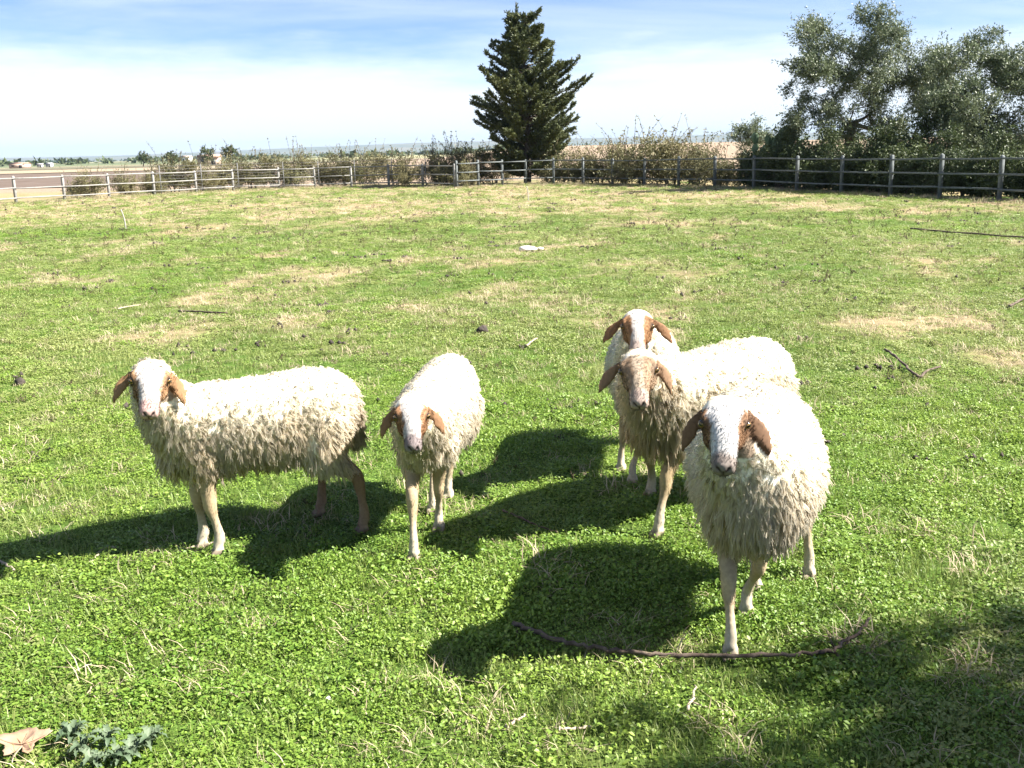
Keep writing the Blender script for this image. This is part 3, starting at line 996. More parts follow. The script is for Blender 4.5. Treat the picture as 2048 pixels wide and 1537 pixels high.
def sheep(label, feet_px, heading, root_xy, crown_px, crown_Y, face_yaw, face_pitch, seed, face, width=1.0, wool=1.0, size=1.0,
          tan=0.5, dirty_legs=0.0, ear_out=0.5, feet_world=None, top_fluff=1.0, head_size=1.0, face_roll=0.0, toggles=False, dirty_rump=0.0, lenx=1.0, cap=1.0):
    rs = np.random.default_rng(seed)
    hx, hy = heading; hl = math.hypot(hx, hy); hx /= hl; hy /= hl
    ang = math.atan2(hy, hx)
    rz = float(gz(*root_xy))
    root = empty('sheep', (root_xy[0], root_xy[1], rz), ang)
    tag(root, label, 'sheep', 'sheep standing in the pasture')

    def loc(p):
        d = np.asarray(p, float) - np.array([root_xy[0], root_xy[1], rz])
        return np.array([d[0] * hx + d[1] * hy, -d[0] * hy + d[1] * hx, d[2]])
    feet = []
    dflt = [(.27, .085, 0), (.27, -.085, 0), (-.31, .09, 0), (-.31, -.09, 0)]
    for i, f in enumerate(feet_px):
        feet.append(np.array(dflt[i]) * size if f is None else loc(at(*f)))
    s = size
    parts = MB()
    # torso
    tb = np.array([(-.485, .60, .03, .03, .03), (-.455, .60, .09, .10, .11), (-.40, .59, .145, .14, .17), (-.28, .575, .178, .165, .185), (-.10, .56, .195, .165, .20),
                   (.08, .555, .19, .165, .195), (.22, .56, .165, .170, .20), (.32, .565, .13, .15, .185), (.385, .57, .085, .105, .13), (.415, .57, .03, .04, .05)])
    wd = tb[:, 2] * width
    tb[:, 0] *= lenx
    V, Q, T = loft(np.stack([tb[:, 0], tb[:, 0] * 0, tb[:, 1]], -1) * s, wd * s, tb[:, 3] * s, tb[:, 4] * s, k=24, ex=2.2); parts.add(V, Q, T)
    # head frame
    crown = loc(aty(crown_px[0], crown_px[1], crown_Y))
    fy = face_yaw - ang
    fd = np.array([math.cos(fy) * math.cos(face_pitch), math.sin(fy) * math.cos(face_pitch), -math.sin(face_pitch)])
    sd = np.array([-math.sin(fy), math.cos(fy), 0.0])                # animal's left
    ud = np.cross(fd, sd)
    cr_, sr_ = math.cos(face_roll), math.sin(face_roll)
    sd, ud = sd * cr_ + ud * sr_, ud * cr_ - sd * sr_
    hs = head_size
    HY = 1.20
    HM = np.stack([fd, sd, ud], -1)                                   # columns
    O = crown - HM @ np.array([.03, 0, .062]) * hs - np.array([0, 0, .012])

    def hd(x, y, z):
        return O + HM @ (np.array([x, y * HY, z]) * hs)
    # head: (x, zc, w, hu, hd)
    hb = np.array([(-.055, -.01, .03, .03, .035), (-.035, -.005, .052, .048, .06), (.0, .0, .062, .058, .075), (.04, .002, .065, .060, .078), (.08, .002, .062, .058, .074), (.115, .002, .049, .056, .064),
                   (.15, .000, .041, .053, .054), (.185, -.005, .036, .047, .046), (.215, -.011, .0335, .041, .041), (.242, -.017, .0335, .036, .040), (.262, -.021, .0325, .031, .039), (.272, -.024, .028, .025, .033), (.277, -.026, .018, .014, .020)])
    P = np.array([hd(b[0], 0, b[1]) for b in hb])
    V, Q, T = loft(P, hb[:, 2] * hs * HY, hb[:, 3] * hs, hb[:, 4] * hs, up=ud, k=20, ex=2.3); parts.add(V, Q, T)
    # chin
    V, Q, T = loft([hd(.13, 0, -.045), hd(.19, 0, -.047), hd(.235, 0, -.047), hd(.252, 0, -.045)], np.array([.028, .025, .024, .012]) * hs, np.array([.02, .018, .016, .01]) * hs, np.array([.022, .018, .015, .01]) * hs, up=ud, k=12); parts.add(V, Q, T)
    eyes = []
    for sg in (1, -1):
        # brow and lids
        V, Q, T = loft([hd(.040, sg * .049, .038), hd(.066, sg * .0570, .036), hd(.092, sg * .054, .028), hd(.108, sg * .046, .018)], np.array([.010, .013, .011, .006]) * hs, np.array([.012, .015, .012, .008]) * hs, np.array([.010, .011, .010, .006]) * hs, up=ud, k=10); parts.add(V, Q, T)
        eyes.append((hd(.086, sg * .0595, .019), sg))
        # cheek
        V, Q, T = loft([hd(.06, sg * .035, -.03), hd(.10, sg * .036, -.035), hd(.14, sg * .028, -.035)], np.array([.02, .028, .018]) * hs, np.array([.03, .035, .02]) * hs, np.array([.03, .03, .02]) * hs, up=ud, k=10); parts.add(V, Q, T)
        # ear: hanging leaf
        dn = np.array([0, 0, -1.0])
        outv = sd * sg
        back = -fd
        e0 = hd(.012, sg * .058, .012)
        eo = ear_out[0 if sg > 0 else 1] if isinstance(ear_out, (tuple, list)) else ear_out
        e1 = e0 + outv * .045 * hs + dn * .002
        e2 = e0 + outv * (.045 + .075 * eo) * hs + dn * (.150 - .045 * eo) * hs - back * .022 * hs
        E = bez(e0, (e0 + e2) / 2 + outv * .022 * hs + np.array([0, 0, .010 * hs]), e2, 9)
        ew = np.array([.013, .017, .024, .030, .032, .029, .022, .013, .004]) * hs
        et = np.array([.012, .009, .0075, .007, .007, .007, .007, .0065, .005]) * hs
        V, Q, T = loft(E, ew, et, et, up=norm(outv * .55 + fd * np.array([1, 1, .2]) * .9), k=12); parts.add(V, Q, T)
        # toe
    # neck
    nb = hd(-.03, 0, -.02)
    p0 = np.array([.20, 0, .57]) * s
    pm = (np.array([.36, 0, .60]) * s + nb) / 2 + np.array([.035, 0, -.01])
    NP = bez(p0, pm, nb, 9)
    nw = np.linspace(.155 * (1 + (width - 1) * .6), .068, 9) * s
    V, Q, T = loft(NP, nw, np.linspace(.13, .066, 9) * s, np.linspace(.19, .078, 9) * s, up=(.3, 0, 1), k=18); parts.add(V, Q, T)
    # brisket
    V, Q, T = loft([(.10 * s, 0, .44 * s), (.25 * s, 0, .43 * s), (.34 * s, 0, .47 * s), (.375 * s, 0, .53 * s)], np.array([.09, .11, .09, .03]) * s, np.array([.08, .10, .09, .03]) * s, np.array([.05, .07, .06, .03]) * s, k=14); parts.add(V, Q, T)
    # tail
    V, Q, T = loft(bez((-.44 * s * lenx, 0, .66 * s), (-.515 * s * lenx, 0, .64 * s), (-.50 * s * lenx, 0, .38 * s), 7), np.array([.04, .045, .045, .042, .036, .028, .012]) * s, np.full(7, .025), np.full(7, .025), up=(1, 0, .1), k=10); parts.add(V, Q, T)
    # legs
    for i, f in enumerate(feet):
        sg = 1 if i % 2 == 0 else -1
        fz = f[2]
        if i < 2:
            sh = np.array([.25, sg * .085 * width, .50]) * s
            el = np.array([.215, sg * .082 * width, .385]) * s
            el[:2] = el[:2] * .8 + f[:2] * .2
            dx = f[0] - el[0]
            kn = np.array([el[0] * .45 + f[0] * .55 + .012, el[1] * .45 + f[1] * .55, .235 * s])
            ft = np.array([f[0] - .012, f[1], fz + .078])
            pts = [sh, el, (el + kn) / 2 + [.006, 0, 0], kn + [0, 0, .022], kn - [0, 0, .022], (kn + ft) / 2, ft + [0, 0, .018], ft - [0, 0, .010], np.array([f[0] + .006, f[1], fz + .034])]
            rr = np.array([.080, .060, .035, .0310, .0275, .0170, .0205, .0245, .019]) * s
        else:
            hp = np.array([-.32 * lenx, sg * .085 * width, .54]) * s
            stf = np.array([-.245 * lenx, sg * .105 * width, .40]) * s
            stf[:2] = stf[:2] * .72 + (f[:2] + [.06, 0]) * .28
            hk = np.array([stf[0] * .30 + (f[0] - .035) * .70 - .02, stf[1] * .35 + f[1] * .65, .255 * s])
            ft = np.array([f[0] - .014, f[1], fz + .080])
            mid = (stf + hk) / 2 + np.array([.012, 0, .0])
            pts = [hp, stf, mid, hk + [.012, 0, .022], hk - [.002, 0, .018], (hk + ft) / 2, ft + [0, 0, .018], ft - [0, 0, .010], np.array([f[0] + .006, f[1], fz + .034])]
            rr = np.array([.110, .095, .052, .0310, .0280, .0185, .0210, .0250, .019]) * s
        pts = np.array(pts)
        tt = np.linspace(0, len(pts) - 1, 26)
        k0 = np.arange(len(pts))
        PP = np.stack([np.interp(tt, k0, pts[:, a]) for a in range(3)], -1)
        PP[1:-1] = (PP[:-2] + 2 * PP[1:-1] + PP[2:]) / 4
        rad = np.interp(tt, k0, rr)
        V, Q, T = loft(PP, rad * .88, rad * 1.05, rad * 1.05, up=(1, 0, 0.05), k=12); parts.add(V, Q, T)
        for tg in (1, -1):                                            # cloven hoof
            b = np.array([f[0], f[1] + tg * .0135, fz])
            HP = [b + [-.022, 0, .036], b + [.004, tg * .002, .026], b + [.026, tg * .003, .014], b + [.040, tg * .001, .006]]
            V, Q, T = loft(HP, [.0110, .0125, .0115, .005], [.014, .013, .010, .004], [.020, .022, .012, .005], k=10, ex=2.6); parts.add(V, Q, T)
    if toggles:
        for sg in (1, -1):
            a = hd(.05, sg * .018, -.10)
            V, Q, T = tube([a + [0, 0, .03], a + [0, 0, -.02], a + [0, 0, -.05]], [.007, .008, .009], 8); parts.add(V, Q, T)
    V = np.concatenate(parts.V); Q = np.concatenate(parts.Q); T = np.concatenate(parts.T)
    def near_head(c):
        q = (c - O) @ HM / hs / np.array([1, HY, 1])
        return (q[:, 0] > .0) & (q[:, 0] < .30) & (np.abs(q[:, 1]) < .075) & (np.abs(q[:, 2]) < .09)
    co, no, fq = remesh(V, Q, T, .0074, fine=near_head)
    # ---- regions
    h = (co - O) @ HM / hs / np.array([1, HY, 1])                                            # head coordinates
    hw = np.interp(h[:, 0], hb[:, 0], hb[:, 2])
    is_head = (h[:, 0] > -.03) & (h[:, 0] < .30) & (np.abs(h[:, 1]) < .085) & (h[:, 2] > -.10) & (h[:, 2] < .09) & (np.abs(h[:, 1]) < hw + .03)
    # ear: beyond the head's side
    is_ear = (np.abs(h[:, 1]) > .070) & (np.linalg.norm(h - np.array([.03, 0, 0]), axis=1) < .24)
    earloc = co - (O + HM @ np.array([.012, 0, .012]) * hs)
    dE = np.full(len(co), 9.0)
    for sg in (1, -1):
        eo = ear_out[0 if sg > 0 else 1] if isinstance(ear_out, (tuple, list)) else ear_out
        e0 = hd(.012, sg * .058, .012)
        e1 = e0 + sd * sg * .045 * hs + np.array([0, 0, -.002])
        e2 = e0 + sd * sg * (.045 + .075 * eo) * hs + np.array([0, 0, -1]) * (.150 - .045 * eo) * hs + fd * .022 * hs
        E = bez(e0, (e0 + e2) / 2 + sd * sg * .022 * hs + np.array([0, 0, .010 * hs]), e2, 30)
        ew = np.interp(np.linspace(0, 8, 30), np.arange(9), [.013, .017, .024, .030, .032, .029, .022, .013, .004]) * hs + .008
        dd = np.linalg.norm(co[:, None, :] - E[None, :, :], axis=2) - ew[None]
        dE = np.minimum(dE, dd.min(1))
    is_ear = (dE < 0) & (np.abs(h[:, 1]) > .062)
    # dent the nostrils and the mouth
    for sg in (1, -1):
        w = np.exp(-(((h[:, 0] - .270) / .016) ** 2 + ((h[:, 1] - sg * .0135) / .006) ** 2 + ((h[:, 2] + .010) / .009) ** 2))
        w = np.maximum(w, 0)
        co = co - no * (w * .007)[:, None]
    mouth = np.maximum(np.exp(-(((h[:, 2] + .043 + .008 * (np.abs(h[:, 1]) / .03) ** 2) / .0034) ** 2)), np.exp(-(h[:, 1] / .0028) ** 2) * (h[:, 2] < -.018) * (h[:, 2] > -.043) * .9) * (h[:, 0] > .205) * is_head
    co = co - no * (mouth * .0035)[:, None]
    # ---- coat colours
    nz = fbm(co[:, 0] * 14 + co[:, 2] * 9, co[:, 1] * 14 + co[:, 2] * 5, seed, 4)
    nf = fbm(co[:, 0] * 60 + co[:, 2] * 30, co[:, 1] * 60 - co[:, 2] * 40, seed + 3, 3)
    low = 1 - sstep(.33, .62, co[:, 2] / s)
    wm = np.clip(low * .85 + (nz - .5) * 1.0, 0, 1)[:, None] * tan
    c = WOOL * (1 - wm) + TAN * wm
    legm = ((co[:, 2] < .375 * s) & ~is_head & ~is_ear & (co[:, 2] < h[:, 2] * 0 + .375 * s))
    legc = np.array([.31, .23, .13]) * (1 - (nz[:, None] - .3)) + np.array([.40, .33, .24]) * (nz[:, None] - .3)
    shin = sstep(.20, .06, co[:, 2])[:, None]
    legc = legc * (1 - shin) + np.array([.42, .365, .27]) * shin
    knee = np.exp(-((co[:, 2] - .235 * s) / .03) ** 2)[:, None] * (co[:, 0] > 0)[:, None]
    legc = legc * (1 - .35 * knee) + TAN * .35 * knee
    dl = dirty_legs * ((co[:, 0] < 0) * 1.0)[:, None] * (.5 + .5 * sstep(.60, .42, nz)[:, None])
    legc = legc * (1 - dl) + np.array([.17, .10, .062]) * dl
    hoof = sstep(.034, .022, co[:, 2] - 0)[:, None]
    legc = legc * (1 - .7 * hoof) + np.array([.17, .125, .095]) * .7 * hoof
    lm = sstep(.40, .36, co[:, 2] / s)[:, None]
    c = c * (1 - lm) + legc * lm
    # face
    ay = np.abs(h[:, 1])
    bl = face['blaze'] * hw + (nf - .5) * .016 + .010 * sstep(.12, .22, h[:, 0])
    side = sstep(0, .010, ay - bl)
    fc = np.array(face['white'])[None] * (1 - side[:, None]) + np.array(face['side'])[None] * (1 + (nz[:, None] - .5) * .7) * side[:, None]
    low_ck = sstep(-.035, -.065, h[:, 2])[:, None] * face.get('chin', .7)
    fc = fc * (1 - low_ck) + np.array([.38, .30, .22]) * low_ck
    mz = sstep(face.get('mz0', .205), face.get('mz0', .205) + .03, h[:, 0] + (nf - .5) * .02)[:, None]
    fc = fc * (1 - mz) + np.array(face['muzzle'])[None] * mz
    poll = sstep(.045, .005, h[:, 0] + (nf - .5) * .02)[:, None] * sstep(-.0, .03, h[:, 2])[:, None]
    fc = fc * (1 - poll) + (WOOL * .9) * poll
    for sg in (1, -1):
        er = np.linalg.norm(h - np.array([.086, sg * .061, .018]), axis=1)
        w = sstep(.028, .016, er)[:, None] * .92
        fc = fc * (1 - w) + np.array([.045, .028, .02]) * w
        ns = np.exp(-(((h[:, 0] - .270) / .018) ** 2 + ((h[:, 1] - sg * (.0125 + .6 * np.clip(h[:, 2] + .010, -.012, .012))) / .0048) ** 2 + ((h[:, 2] + .010) / .0095) ** 2))[:, None]
        ns = np.clip(ns * 2.2, 0, 1)
        fc = fc * (1 - ns) + np.array([.030, .018, .016]) * ns
    mo = np.clip(mouth * 1.2, 0, 1)[:, None]
    fc = fc * (1 - mo) + np.array([.05, .033, .028]) * mo
    c = np.where(is_head[:, None], fc, c)
    ec = np.array(face['ear'])[None] * (.85 + .5 * nz[:, None])
    c = np.where(is_ear[:, None], ec, c)
    body = mk('body', co, fq, M['skin'], root, smooth=True, col=c)
    # eyes
    for (p, sg) in eyes:
        me = bpy.data.objects.get('eye')
        u_, v_ = np.meshgrid(np.linspace(0, 2 * np.pi, 14, endpoint=False), np.linspace(.01, np.pi - .01, 9))
        EV = np.stack([np.cos(v_), np.sin(v_) * np.cos(u_), np.sin(v_) * np.sin(u_)], -1).reshape(-1, 3) * 0.0145 * hs
        i0 = (np.arange(8)[:, None] * 14 + np.arange(14)[None]); i1 = (np.arange(8)[:, None] * 14 + (np.arange(14)[None] + 1) % 14)
        EQ = np.stack([i0, i1, i1 + 14, i0 + 14], -1).reshape(-1, 4)
        o = mk('eye', EV, EQ, M['eye'], root, smooth=True)
        ax = norm(sd * sg * .70 + fd * .60 + ud * .25)
        yv = norm(np.cross(ud, ax)); zv = np.cross(ax, yv)
        o.matrix_local = Matrix(((ax[0], yv[0], zv[0], p[0]), (ax[1], yv[1], zv[1], p[1]), (ax[2], yv[2], zv[2], p[2]), (0, 0, 0, 1)))
    # ---- fleece
    tri = fq
    A = co[tri]; area = .5 * np.linalg.norm(np.cross(A[:, 1] - A[:, 0], A[:, 2] - A[:, 0]), axis=1)
    legz = np.where(co[:, 0] > 0, .35, .30) * s
    woolw = sstep(0, .05, co[:, 2] - legz)
    # no wool on the face and ears; the poll keeps a tuft
    fmask = is_head & (h[:, 0] > .012 + .034 * sstep(.02, .05, h[:, 2]) * cap + .03 * (nf - .5))
    jaw = is_head & (h[:, 2] < -.055) & (h[:, 0] < .05)
    woolw = np.where(fmask & ~jaw, 0, woolw)
    woolw = np.where(is_ear, 0, woolw)
    cyl = np.linalg.norm(h[:, 1:], axis=1)
    woolw = np.where((h[:, 0] > .012 + .034 * sstep(.02, .05, h[:, 2]) * cap) & (h[:, 0] < .30) & (cyl < .085), 0, woolw)
    pr = area * woolw[tri].min(1)
    NL = int(10000 * s * s)
    ti = rs.choice(len(tri), NL, p=pr / pr.sum())
    b1 = rs.random(NL); b2 = rs.random(NL); fl = b1 + b2 > 1; b1[fl] = 1 - b1[fl]; b2[fl] = 1 - b2[fl]
    w3 = np.stack([1 - b1 - b2, b1, b2], -1)
    Pn = (co[tri[ti]] * w3[..., None]).sum(1); Nn = norm((no[tri[ti]] * w3[..., None]).sum(1))
    hh = (Pn - O) @ HM / hs / np.array([1, HY, 1])
    onhead = (hh[:, 0] > -.06) & (np.linalg.norm(hh, axis=1) < .13)
    zr = Pn[:, 2] / s
    lown = 1 - sstep(.42, .70, zr + .10 * (fbm(Pn[:, 0] * 6, Pn[:, 1] * 6 + Pn[:, 2] * 6, seed + 8, 2) - .5))
    lown = np.maximum(lown, np.clip(-Nn[:, 2], 0, 1) * .8)
    neck = sstep(.26, .36, Pn[:, 0] / s)
    Ln = (.019 + .031 * lown + .011 * neck) * wool * rs.uniform(.7, 1.25, NL) * (.65 + .7 * fbm(Pn[:, 0] * 16 + 9, Pn[:, 1] * 16 + Pn[:, 2] * 13, seed + 21, 2))
    Ln = np.where(onhead, .022 * top_fluff * rs.uniform(.5, 1.4, NL), Ln)
    Ln = Ln * (.55 + .45 * sstep(.10, .24, np.linalg.norm(hh - np.array([.03, 0, 0]), axis=1)))
    gr = np.array([0, 0, -1.0]); bk = np.array([-1.0, 0, 0])
    Dn = norm(Nn * (.60 - .28 * lown)[:, None] + gr * (.10 + .95 * lown + .35 * neck)[:, None] + bk * (.30 * (1 - neck))[:, None] + rs.normal(size=(NL, 3)) * (.42 - .22 * lown)[:, None])
    inward = (Dn * Nn).sum(1)
    Dn = norm(Dn + Nn * np.clip(.16 - inward, 0, 1)[:, None])
    # belly locks hang
    # lock colour
    lc = np.clip(lown * .75 + neck * .30 + (fbm(Pn[:, 0] * 9 + 3, Pn[:, 1] * 9 + Pn[:, 2] * 7, seed + 5, 3) - .5) * 1.1 + rs.normal(size=NL) * .10, 0, 1) * tan
    LC = WOOL[None] * (1 - lc[:, None]) + TAN[None] * lc[:, None]
    if dirty_rump:
        dr = sstep(-.36, -.47, Pn[:, 0] / s) * sstep(.66, .50, zr) * dirty_rump
        LC = LC * (1 - dr[:, None]) + np.array([.22, .14, .08]) * dr[:, None]
    LC = LC * (1 + rs.normal(size=(NL, 1)) * .05)
    LC = np.clip(LC, 0.02, .86)
    ST, SEG = 8, 2
    # strands in locks
    U1 = norm(np.cross(Nn, rs.normal(size=(NL, 3)))); U2 = np.cross(Nn, U1)
    a = rs.uniform(0, 2 * np.pi, (NL, ST)); rr = np.sqrt(rs.random((NL, ST))) * .012
    off = U1[:, None] * (np.cos(a) * rr)[..., None] + U2[:, None] * (np.sin(a) * rr)[..., None]
    ls = Ln[:, None] * rs.uniform(.75, 1.1, (NL, ST))
    ph = rs.uniform(0, 6.28, (NL, 1)); cr = rs.uniform(.003, .009, (NL, 1))
    curl = norm(np.cross(Dn, Nn) + 1e-6)
    VV = np.empty((NL, ST, SEG + 1, 2, 3))
    wdir = norm(np.cross(Dn[:, None], Nn[:, None] + rs.normal(size=(NL, ST, 3)) * .7))
    sag = np.array([0, 0, -1.0])
    wdir = wdir * np.where((np.cross(wdir, Dn[:, None]) * Nn[:, None]).sum(-1, keepdims=True) < 0, -1.0, 1.0)
    for k in range(SEG + 1):
        t = k / SEG
        base = Pn[:, None] + off * (1 - .55 * t ** .8) - Nn[:, None] * .004 + Dn[:, None] * (ls * t)[..., None]
        base = base + sag * (ls * t * t * .22)[..., None] + curl[:, None] * (np.sin(ph + t * 5.5) * cr * t ** .5)[..., None]
        wk = .0019 * (1 - .6 * t) + .0001
        VV[:, :, k, 0] = base - wdir * wk; VV[:, :, k, 1] = base + wdir * wk
    n0 = NL * ST
    VV = VV.reshape(n0, (SEG + 1) * 2, 3)
    bidx = (np.arange(n0) * (SEG + 1) * 2)[:, None]
    Qs = np.concatenate([bidx + np.array([[2 * k, 2 * k + 1, 2 * k + 3, 2 * k + 2]]) for k in range(SEG)])
    CC = np.repeat(LC[:, None] * (1 + rs.normal(size=(NL, ST, 1)) * .04), (SEG + 1) * 2, axis=1).reshape(-1, 3) if False else \
        np.repeat((LC[:, None] * (1 + rs.normal(size=(NL, ST, 1)) * .05)).reshape(n0, 3), (SEG + 1) * 2, axis=0)
    fo = mk('fleece', VV.reshape(-1, 3), Qs, M['fleece'], root, smooth=True, col=np.clip(CC, .01, .88))
    # round wool fibres: shade by the lie of the coat, not by the flat of each strand
    FN = norm(Nn[:, None] * .85 + Dn[:, None] * .25 + np.cross(wdir, Dn[:, None]) * .25 + rs.normal(size=(NL, ST, 3)) * .12)
    FN = np.repeat(FN.reshape(n0, 3), (SEG + 1) * 2, axis=0)
    fo.data.normals_split_custom_set_from_vertices(FN.astype(np.float32).tolist())
    # ---- short coat hair on face, ears and legs
    NH = 9000
    pr = area * np.clip(1 - woolw[tri].max(1), 0, 1) * np.where(is_head[tri].any(1), 3.0, 1.0)
    eyed = np.min([np.linalg.norm(co[tri].mean(1) - p, axis=1) for p, _ in eyes], axis=0)
    pr = pr * (eyed > .017) * (1 - np.clip(mouth[tri].max(1) * 2, 0, 1)) * (h[tri].mean(1)[:, 0] < .262)
    ti = rs.choice(len(tri), NH, p=pr / pr.sum())
    b1 = rs.random(NH); b2 = rs.random(NH); fl = b1 + b2 > 1; b1[fl] = 1 - b1[fl]; b2[fl] = 1 - b2[fl]
    w3 = np.stack([1 - b1 - b2, b1, b2], -1)
    Ph = (co[tri[ti]] * w3[..., None]).sum(1); Nh = norm((no[tri[ti]] * w3[..., None]).sum(1)); Ch = (c[tri[ti]] * w3[..., None]).sum(1)
    onf = is_head[tri[ti]].any(1)[:, None]
    Dh = norm(np.where(onf, fd[None] * 1.0, np.array([[0, 0, -1.0]])) + Nh * .42 + rs.normal(size=(NH, 3)) * .35)
    lh = rs.uniform(.005, .010, (NH, 1)); wh = norm(np.cross(Dh, Nh + rs.normal(size=(NH, 3)) * .4)) * .0011
    wh = wh * np.where((np.cross(wh, Dh) * Nh).sum(-1, keepdims=True) < 0, -1.0, 1.0)
    HV = np.stack([Ph - wh, Ph + wh, Ph + Dh * lh + wh * .3 - Nh * .001, Ph + Dh * lh - wh * .3 - Nh * .001], 1).reshape(-1, 3)
    ho = mk('short_hair', HV, np.arange(NH * 4).reshape(-1, 4), M['skin'], root, smooth=True, col=np.clip(np.repeat(Ch * (1 + rs.normal(size=(NH, 1)) * .05), 4, axis=0), .01, .8))
    ho.data.normals_split_custom_set_from_vertices(np.repeat(norm(Nh + rs.normal(size=(NH, 3)) * .07), 4, axis=0).astype(np.float32).tolist())
    return root


W_ = (.46, .43, .40)


def yaw_to_cam(px, Y, py=760, off=0.0):
    p = aty(px, py, Y)
    return math.atan2(-p[1], -p[0]) + off


sheep('woolly sheep standing broadside with its white face turned aside and muddy hind legs',
      [(437, 1112), (405, 1098), (725, 1068), (640, 1033)], (-.86, -.42), (-1.085, 4.13), (300, 724), 3.80,
      yaw_to_cam(300, 3.8, off=-.10), R(24), 101, dict(blaze=.66, white=W_, side=(.30, .18, .095), muzzle=(.40, .27, .24), ear=(.24, .135, .066), chin=.9),
      size=.965, head_size=.9, face_roll=-.09, width=.94, tan=.55, dirty_legs=.85, ear_out=(.15, .6), top_fluff=1.5, dirty_rump=.4, lenx=.92)
sheep('slim sheep facing forward with lowered head and brown drooping ears next to the broadside sheep',
      [(878, 1065), (828, 1125), (897, 1000), (866, 1028)], (-.14, -1), (-.33, 4.30), (822, 798), 3.74,
      yaw_to_cam(822, 3.74, off=.0), R(24), 102, dict(blaze=.55, white=W_, side=(.26, .14, .07), muzzle=(.20, .165, .16), ear=(.20, .108, .053)),
      width=.78, tan=.30, ear_out=(.42, .42), wool=.75, top_fluff=.6, size=.94, head_size=.82, toggles=True, cap=.3)
sheep('sheep with brown eye patches and ears whose head shows above another sheep',
      [(1265, 970), (1242, 945), None, None], (-.12, -1), (.68, 5.16), (1275, 622), 4.64,
      yaw_to_cam(1275, 4.66), R(22), 103, dict(blaze=.36, white=W_, side=(.27, .145, .07), muzzle=(.36, .29, .25), ear=(.19, .10, .048)),
      size=.93, width=1.0, head_size=.92, tan=.25, ear_out=(.8, .8), wool=.85, top_fluff=.7)
sheep('shaggy sheep with pale tan speckled face and long matted chest wool',
      [(1315, 1075), (1300, 995), None, None], (-.80, -.62), (.85, 4.38), (1276, 704), 3.92,
      yaw_to_cam(1276, 3.92), R(24), 104, dict(blaze=.22, white=(.36, .285, .21), side=(.24, .165, .105), muzzle=(.34, .26, .22), ear=(.19, .115, .065)),
      width=1.05, head_size=.93, face_roll=.07, tan=.7, ear_out=(.3, .75), wool=1.3, top_fluff=1.1)
sheep('big full-fleeced sheep stepping forward with broad white blaze and dark brown ears',
      [(1492, 1235), (1460, 1318), (1617, 1160), (1510, 1185)], (-.24, -.97), (.83, 3.36), (1450, 800), 2.96,
      yaw_to_cam(1450, 2.98), R(24), 105, dict(blaze=.66, white=(.48, .47, .46), side=(.19, .105, .056), muzzle=(.20, .165, .145), ear=(.13, .072, .04), mz0=.215),
      width=1.14, head_size=.9, tan=.40, ear_out=(.5, .3), wool=.95, top_fluff=.6, cap=.5)


# ------------------------------------------------------------------ sward
proto_col = bpy.data.collections.new('sward_pieces')


def clump(name, n, rad, hrange, leaf, mat, seed, kind):
    rs = np.random.default_rng(seed)
    r = np.sqrt(rs.random(n)) * rad; a = rs.uniform(0, 6.28, n)
    base = np.stack([r * np.cos(a), r * np.sin(a), np.zeros(n)], -1)
    if kind == 'clover':
        hgt = rs.uniform(*hrange, n) * (1 - .45 * (r / rad) ** 2)
        P = base + np.stack([np.zeros(n), np.zeros(n), hgt], -1)
        nn = norm(rs.normal(size=(n, 3)) * .42 + [0, 0, 1.0])
        D = norm(np.cross(nn, rs.normal(size=(n, 3)))); S = np.cross(nn, D)
        L = rs.uniform(leaf[0] * .7, leaf[0] * 1.3, (n, 1)); W = rs.uniform(leaf[1] * .7, leaf[1] * 1.3, (n, 1))
        v = [P - D * L * .5, P - D * L * .05 + S * W * .5 + nn * L * .10, P + D * L * .42 + S * W * .28, P + D * L * .5, P + D * L * .42 - S * W * .28, P - D * L * .05 - S * W * .5 + nn * L * .10]
        V = np.stack(v, 1).reshape(-1, 3); k = np.arange(n)[:, None] * 6
        Q = np.concatenate([k + np.array([[0, 1, 2, 3]]), k + np.array([[0, 3, 4, 5]])])
    else:
        az = rs.uniform(0, 6.28, n)
        lean = rs.uniform(.15, .9 if kind == 'grass' else 1.5, n)
        o = np.stack([np.cos(az), np.sin(az), np.zeros(n)], -1)
        L = rs.uniform(*hrange, n)[:, None]
        up = np.array([0, 0, 1.0])
        d1 = norm(o * np.sin(lean * .5)[:, None] + up * np.cos(lean * .5)[:, None])
        d2 = norm(o * np.sin(lean * 1.3)[:, None] + up * np.cos(lean * 1.3)[:, None])
        S = np.stack([-np.sin(az), np.cos(az), np.zeros(n)], -1)
        W = rs.uniform(leaf[1] * .7, leaf[1] * 1.3, (n, 1))
        p1 = base + d1 * L * .5; p2 = p1 + d2 * L * .5
        p2[:, 2] = np.maximum(p2[:, 2], .004)
        v = [base - S * W * .5, base + S * W * .5, p1 + S * W * .42, p1 - S * W * .42, p2]
        V = np.stack(v, 1).reshape(-1, 3); k = np.arange(n)[:, None] * 5
        Q = k + np.array([[0, 1, 2, 3]])
        T = k + np.array([[3, 2, 4]])
        o_ = mk(name, V, [Q, T], mat, link=False)
        return o_
    return mk(name, V, Q, mat, link=False)


